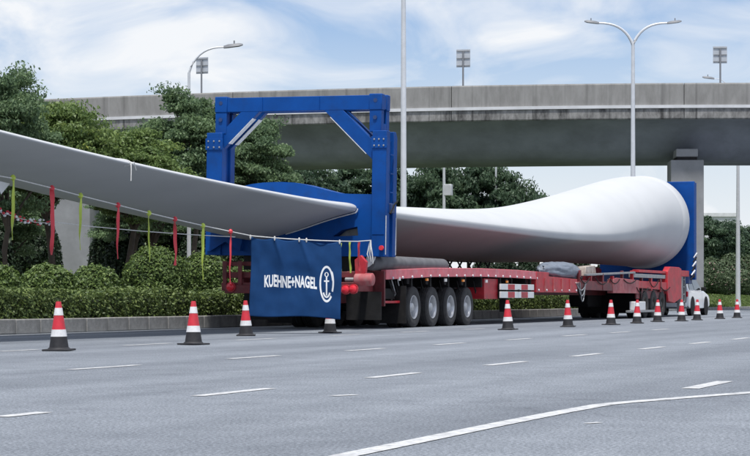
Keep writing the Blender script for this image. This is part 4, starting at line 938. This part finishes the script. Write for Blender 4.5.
def crown_points(rng, h, rx, zc, rz, nc, per, cr=.30):
    C_ = []
    for i in range(nc):
        d = rng.normal(size=3); d /= np.linalg.norm(d); 
        rr = rng.uniform(.35, 1.0) ** .6; lump = 1 + .22 * math.sin(3 * math.atan2(d[1], d[0]) + i % 3) * rng.uniform(0, 1)
        C_.append((d * np.array([rx, rx, rz]) * rr * lump * .82 + np.array([0, 0, zc]), rx * cr * rng.uniform(.6, 1.25)))
    P = []; O = []; S = []
    for c, r in C_:
        k = int(per * rng.uniform(.5, 1.4)); d = rng.normal(size=(k, 3)); d /= np.linalg.norm(d, axis=1)[:, None]
        d[:, 2] = np.where(d[:, 2] < -.2, d[:, 2] * .5, d[:, 2])
        u = rng.uniform(.1, 1.05, k) ** .6; far = rng.random(k) < .08; u = np.where(far, u * rng.uniform(1.0, 1.35, k), u)
        ax = np.array([rng.uniform(.9, 1.5), rng.uniform(.9, 1.5), rng.uniform(.4, .7)])
        P.append(c + d * r * u[:, None] * ax); O.append(d); S.append(np.full(k, rng.uniform(0, .38)))
    return np.concatenate(P), np.concatenate(O), C_, np.concatenate(S)
def limbs(rng, C_, trunk_h, r0, lean, zc):
    m = MB(); t = [Vector((0, 0, -.1))]
    for i in range(1, 5): t.append(Vector((lean[0] * i / 4 + rng.uniform(-.06, .06), lean[1] * i / 4 + rng.uniform(-.06, .06), trunk_h * i / 4)))
    m.tube(t, [r0 * 1.25, r0, r0 * .9, r0 * .8, r0 * .72], 10)
    fork = t[-1]
    idx = rng.permutation(len(C_))[:min(16, len(C_))]
    for i in idx:
        c = Vector(C_[i][0]); mid = fork.lerp(c, .5) + Vector((rng.uniform(-.2, .2), rng.uniform(-.2, .2), abs(c.z - fork.z) * .12))
        m.tube([fork - Vector((0, 0, r0)), fork.lerp(mid, .5) + Vector((0, 0, .05)), mid, c], [r0 * .5, r0 * .36, r0 * .24, r0 * .07], 6)
    return m
TREES = {}
def tree_proto(key, h, rx, zc, rz, nc, per, leaf, mt, seed, trunk_h, r0, lean=(0, 0), cr=.30):
    rng = np.random.default_rng(seed); P, O, C_, S = crown_points(rng, h, rx, zc, rz, nc, per, cr)
    TREES[key] = (leaf_mesh('crown', P, leaf, mt, rng, out=O, ow=.45, shade=S), limbs(rng, C_, trunk_h, r0, lean, zc).mesh('trunk', M_BARK))
tree_proto('A', 7, 2.3, 4.6, 2.3, 130, 430, .125, M_LEAF1, 1, 2.3, .13, (.25, .1), .23)
tree_proto('B', 6, 2.2, 4.3, 1.6, 140, 420, .12, M_LEAF2, 2, 2.7, .11, (-.35, .15), .23)
tree_proto('C', 7, 1.9, 5.0, 2.4, 140, 420, .125, M_LEAF1, 3, 2.8, .12, (.3, -.2), .25)
tree_proto('F', 11, 4.2, 6.8, 3.6, 110, 300, .34, M_LEAF3, 4, 3.4, .22, (.3, .1), .23)
tree_proto('G', 10, 3.6, 6.2, 3.8, 110, 300, .32, M_LEAF3, 5, 3.0, .2, (-.3, .2), .24)
def tree(key, loc, sx, sz, rz, label, group, name='leafy_tree'):
    e = empty(name, loc, label, 'tree', group, rot=(0, 0, rz)); e.scale = (sx, sx, sz)
    link('crown', TREES[key][0], e, local=True); link('trunk', TREES[key][1], e, local=True); return e
TOPS = {k: float(np.percentile([v.co.z for v in TREES[k][0].vertices], 99.6)) for k in TREES}
RAD = {k: float(np.percentile([abs(v.co.x) for v in TREES[k][0].vertices], 98)) for k in TREES}
def tree_px(key, px, d, ytop, half, rz, label, group, z0=.25, name='leafy_tree'):
    p = Wp((px - CX) * d / FPX, d, z0); h = HC + (HZ - ytop) * d / FPX - z0
    return tree(key, p, half * d / FPX / RAD[key], h / TOPS[key], rz, label, group, name)
GN = 'trees behind the hedge'
tree_px('A', 0, 53, 72, 54, 0.3, 'tallest dense tree at the left edge, its crown above the blade tip', GN)
tree_px('B', 58, 57, 106, 58, 1.2, 'broad tree partly hiding the left end of the viaduct', GN)
tree_px('B', 122, 58, 132, 58, 3.9, 'low light green tree showing just above the blade, left of the single-arm lamp', GN)
tree_px('C', 190, 70, 93, 44, 2.0, 'tree around the single-arm lamp, directly left of the blue frame', GN)
tree_px('A', 156, 72, 128, 48, 4.4, 'mid-height tree between the low light green tree and the single-arm lamp', GN)
tree_px('C', 258, 74, 122, 36, 5.2, 'tree seen through the left half of the blue frame opening', GN)
tree_px('A', 10, 72, 112, 46, 2.6, 'dark tree standing behind the tallest tree at the left edge', GN)
tree_px('C', 128, 76, 135, 34, 0.9, 'dark tree behind the left pier, trunk beside the red ribbon', GN)
tree_px('A', -62, 56, 84, 60, 5.0, 'tree just outside the left edge with branches reaching in', GN)
# low understorey trees filling the shade under the blade
for i, (px, d, yt, hf, k) in enumerate(((0, 66, 178, 40, 'A'), (8, 96, 190, 34, 'B'), (140, 84, 186, 48, 'A'), (200, 88, 180, 45, 'C'), (232, 96, 176, 40, 'A'), (122, 150, 186, 36, 'F'), (20, 155, 165, 60, 'G'), (180, 150, 168, 55, 'F'))):
    tree_px(k, px, d, yt, hf, i * 1.3, ['shady low tree under the blade at the left edge', 'shady low tree left of the left concrete pier', 'shady low tree behind the tall round bush', 'shady low tree left of the blue frame post',
            'shady low tree behind the left post of the blue frame', 'far tree beyond the viaduct right of the left pier', 'far tree beyond the viaduct at the left edge', 'far tree beyond the viaduct behind the single-arm lamp'][i], GN)
GF = 'far trees beyond the viaduct'
for i, (px, d, yt, hf, k, lb) in enumerate(((298, 150, 161, 40, 'F', 'far tree in the middle of the blue frame opening'), (350, 158, 168, 36, 'G', 'far tree at the right side of the blue frame opening'),
        (402, 155, 172, 28, 'F', 'far tree behind the thick pale lamp post'), (432, 150, 164, 30, 'G', 'far tree behind the distant post with a box'), (470, 152, 163, 30, 'F', 'far tree between the two distant posts under the viaduct'),
        (508, 150, 172, 24, 'G', 'far tree at the right end of the row under the viaduct'), (536, 165, 193, 22, 'F', 'smallest far tree, peeping over the blade at the right end of the row'),
        (262, 160, 176, 36, 'G', 'far tree low behind the left half of the frame opening'))):
    tree_px(k, px, d, yt, hf, i * .9 + .4, lb, GF, 0.0, 'far_tree')
GR = 'trees on the right beyond the pier'
tree_px('F', 716, 182, 218, 26, .5, 'rounded tree directly right of the right pier', GR, 0.1, 'far_tree')
tree_px('G', 752, 188, 226, 26, 1.9, 'tree cut by the right edge behind the distant lamp post', GR, 0.1, 'far_tree')
tree_px('F', 735, 200, 236, 30, 2.9, 'low tree between the right pier tree and the right edge', GR, 0.1, 'far_tree')

# hedge along the kerb
rng = np.random.default_rng(21)
hedge = empty('hedge', (-22.4, 50, .27), 'long low clipped green hedge running along the kerb', 'hedge')
def hz_top(y): return .87 + .05 * np.sin(y * .9) + .04 * np.sin(y * 2.3 + 1) + .03 * np.sin(y * 5.1)
HX0, HX1 = -23.3, -21.78
nP = 95000; y = 20 + (rng.random(nP) ** 1.15) * 64.5; zt = hz_top(y); fx = rng.random(nP)
face = rng.random(nP) < .55
bulge = .05 * np.sin(y * 3.1) + .05 * np.sin(y * 7.3 + 2)
z = np.where(face, .24 + (zt - .24) * rng.random(nP) ** .8, zt + rng.normal(0, .03, nP) + np.where(rng.random(nP) < .04, rng.uniform(.03, .13, nP), 0))
x = np.where(face, HX1 + bulge - .10 * ((z - .27) / .7) ** 4 + rng.normal(0, .035, nP), HX0 + (HX1 - HX0 + bulge) * fx)
O = np.stack([np.where(face, 1., 0.), np.zeros(nP), np.where(face, .15, 1.)], 1)
link('foliage', leaf_mesh('foliage', np.stack([x, y, z], 1), .085, M_HEDGE, rng, up=.2, out=O), hedge)['kind'] = 'stuff'
MB().prism_y([(HX1 - .12, .1), (HX1 - .12, .66), (HX1 - .22, .76), (HX0 + .1, .76), (HX0 + .1, .1)], 19.8, 84.4).build('light_block_core', M_CORE, hedge, smooth=False)  # solid dark core added inside the hedge to block light
# round bushes
def bush(px, l, ytop, hpx, label, seed, mt=M_BUSH, leaf=.085, dens=1.0, name='round_bush', group='clipped round bushes behind the hedge', z0=.25, base=None, sq=1.0):
    rng = np.random.default_rng(seed); c = at_L(px, 290, l); d = l / (SA - (px - CX) / FPX * CA)
    top = HC + (HZ - ytop) * d / FPX; r = hpx * d / FPX; h = (top - z0) / 2; zc = z0 + h
    n_ = int(9000 * dens); v = rng.normal(size=(n_, 3)); v /= np.linalg.norm(v, axis=1)[:, None]
    lump = np.array([1 + .10 * noise.noise(Vector(q) * 2.2 + Vector((seed, 0, 0))) + .07 * noise.noise(Vector(q) * 5.5) for q in v])
    rad = lump * (1 - .13 * rng.random(n_) ** 2) * np.where(rng.random(n_) < .05, rng.uniform(1.02, 1.13, n_), 1)
    vv = np.sign(v) * np.abs(v) ** sq
    P = vv * rad[:, None] * np.array([r, r, h]); e = empty(name, (c.x, c.y, z0), label, 'bush', group)
    link('foliage', leaf_mesh('foliage', P + np.array([0, 0, h]), leaf, mt, rng, up=.25, out=v), e, local=True)
    link('light_block_core', MB().lathe([(r * .25, .02), (r * .7, h * .45), (r * .86, h), (r * .7, h * 1.55), (r * .3, h * 1.83)], 14).mesh('light_block_core', M_CORE), e, local=True)  # dark core added inside the bush so light does not pass through
bush(-2, 23.9, 264, 25, 'round clipped bush cut by the left edge', 31)
bush(47, 23.9, 264, 29, 'round clipped bush behind the far-left cone', 32)
bush(95, 24.1, 266, 27, 'round clipped bush under the two middle ribbons', 33)
bush(156, 24.6, 247, 33, 'largest round clipped bush, left of the trailer rear', 34, dens=1.4)
bush(206, 24.4, 253, 28, 'round clipped bush touching the trailer rear lamps', 35, dens=1.2)
bush(250, 24.6, 262, 26, 'round clipped bush behind the banner at the trailer rear', 36)
bush(545, 24.0, 286, 18, 'small round bush seen under the trailer beam', 37, dens=.6)
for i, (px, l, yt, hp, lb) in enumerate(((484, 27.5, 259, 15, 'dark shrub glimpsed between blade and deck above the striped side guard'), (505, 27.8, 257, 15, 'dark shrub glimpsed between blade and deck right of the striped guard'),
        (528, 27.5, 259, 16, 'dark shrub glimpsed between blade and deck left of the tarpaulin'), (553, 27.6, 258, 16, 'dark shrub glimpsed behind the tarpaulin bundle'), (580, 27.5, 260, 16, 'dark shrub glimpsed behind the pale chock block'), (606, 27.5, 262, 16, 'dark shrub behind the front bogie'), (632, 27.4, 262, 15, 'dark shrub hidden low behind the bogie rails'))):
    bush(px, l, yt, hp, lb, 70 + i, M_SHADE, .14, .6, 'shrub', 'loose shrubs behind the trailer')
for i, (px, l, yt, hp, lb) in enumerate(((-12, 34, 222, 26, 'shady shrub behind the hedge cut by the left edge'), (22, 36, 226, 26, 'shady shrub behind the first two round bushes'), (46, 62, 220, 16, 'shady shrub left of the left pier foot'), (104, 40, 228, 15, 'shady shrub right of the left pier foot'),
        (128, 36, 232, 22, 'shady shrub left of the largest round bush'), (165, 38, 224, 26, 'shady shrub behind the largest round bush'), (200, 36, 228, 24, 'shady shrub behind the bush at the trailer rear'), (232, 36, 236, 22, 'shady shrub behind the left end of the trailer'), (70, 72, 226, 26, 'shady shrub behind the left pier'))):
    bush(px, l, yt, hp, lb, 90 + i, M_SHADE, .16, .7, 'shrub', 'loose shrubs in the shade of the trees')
# flowering shrubs on the right lawn
for i, (px, yt, hp, l, lb) in enumerate(((712, 258, 14, 32.5, 'pink flowering shrub beside the white car'), (731, 254, 15, 33, 'pink flowering shrub at the foot of the right lamp post'), (750, 256, 15, 32.5, 'pink flowering shrub cut by the right edge'),
        (722, 268, 13, 31.6, 'lower flowering shrub in front of the right pier tree'), (742, 270, 13, 31.6, 'lower flowering shrub right of the distant lamp post'), (694, 262, 14, 33.0, 'flowering shrub behind the right pier'))):
    bush(px, l, yt, hp, lb, 50 + i, M_FLOWER, .22, 1.0, 'flowering_shrub', 'flowering shrubs on the lawn', .95)
# grass tufts on the right lawn
rng = np.random.default_rng(77); nG = 26000
gx = rng.uniform(-34, -24.75, nG); P = np.stack([gx, rng.uniform(106, 190, nG), np.interp(-gx, [24.7, 27.5, 31.5, 40], [.15, .50, 1.03, 1.05])], 1)
gm = leaf_mesh('grass', P, .20, leafmat('grass_blade', (.05, .09, .02), (.16, .22, .06)), rng, up=0, aspect=.22, out=np.tile(np.array([[.8, -.6, 0.]]), (nG, 1)))
tag(link('grass', gm), 'strip of short grass beyond the right kerb', 'grass', kind='stuff')

# ================================================================== FAR BUILDING
bd = empty('far_building', at_d(722, 300, 330), 'pale grey flat-roofed building far behind the right trees', 'building')
a = at_d(690, 213, 330); b = at_d(736, 213, 330); t_ = (b - a); t_.z = 0; wl = t_.length; t_.normalize(); nb_ = Vector((t_.y, -t_.x, 0))
def wallbox(u0, u1, z0, z1, d0, d1, name, mt, par=bd):
    vs = []
    for dd in (d0, d1):
        for u, z in ((u0, z0), (u1, z0), (u1, z1), (u0, z1)): q = Vector((a.x, a.y, 0)) + t_ * u + nb_ * dd; vs.append((q.x, q.y, z))
    return MB().add(vs, [(0,1,2,3),(7,6,5,4),(0,4,5,1),(1,5,6,2),(2,6,7,3),(3,7,4,0)]).build(name, mt, par, smooth=False)
wallbox(0, wl, -.5, a.z - .6, -8, 0, 'wall', M_BLDG); wallbox(-.2, wl + .2, a.z - .6, a.z, -8.2, .25, 'roof_edge', M_LIP)
for fl in range(4):
    for k in range(3):
        w_ = wallbox(1 + k * 2.2, 2.4 + k * 2.2, 1.5 + fl * 3, 3.1 + fl * 3, .003, .06, 'window', M_GLASS)
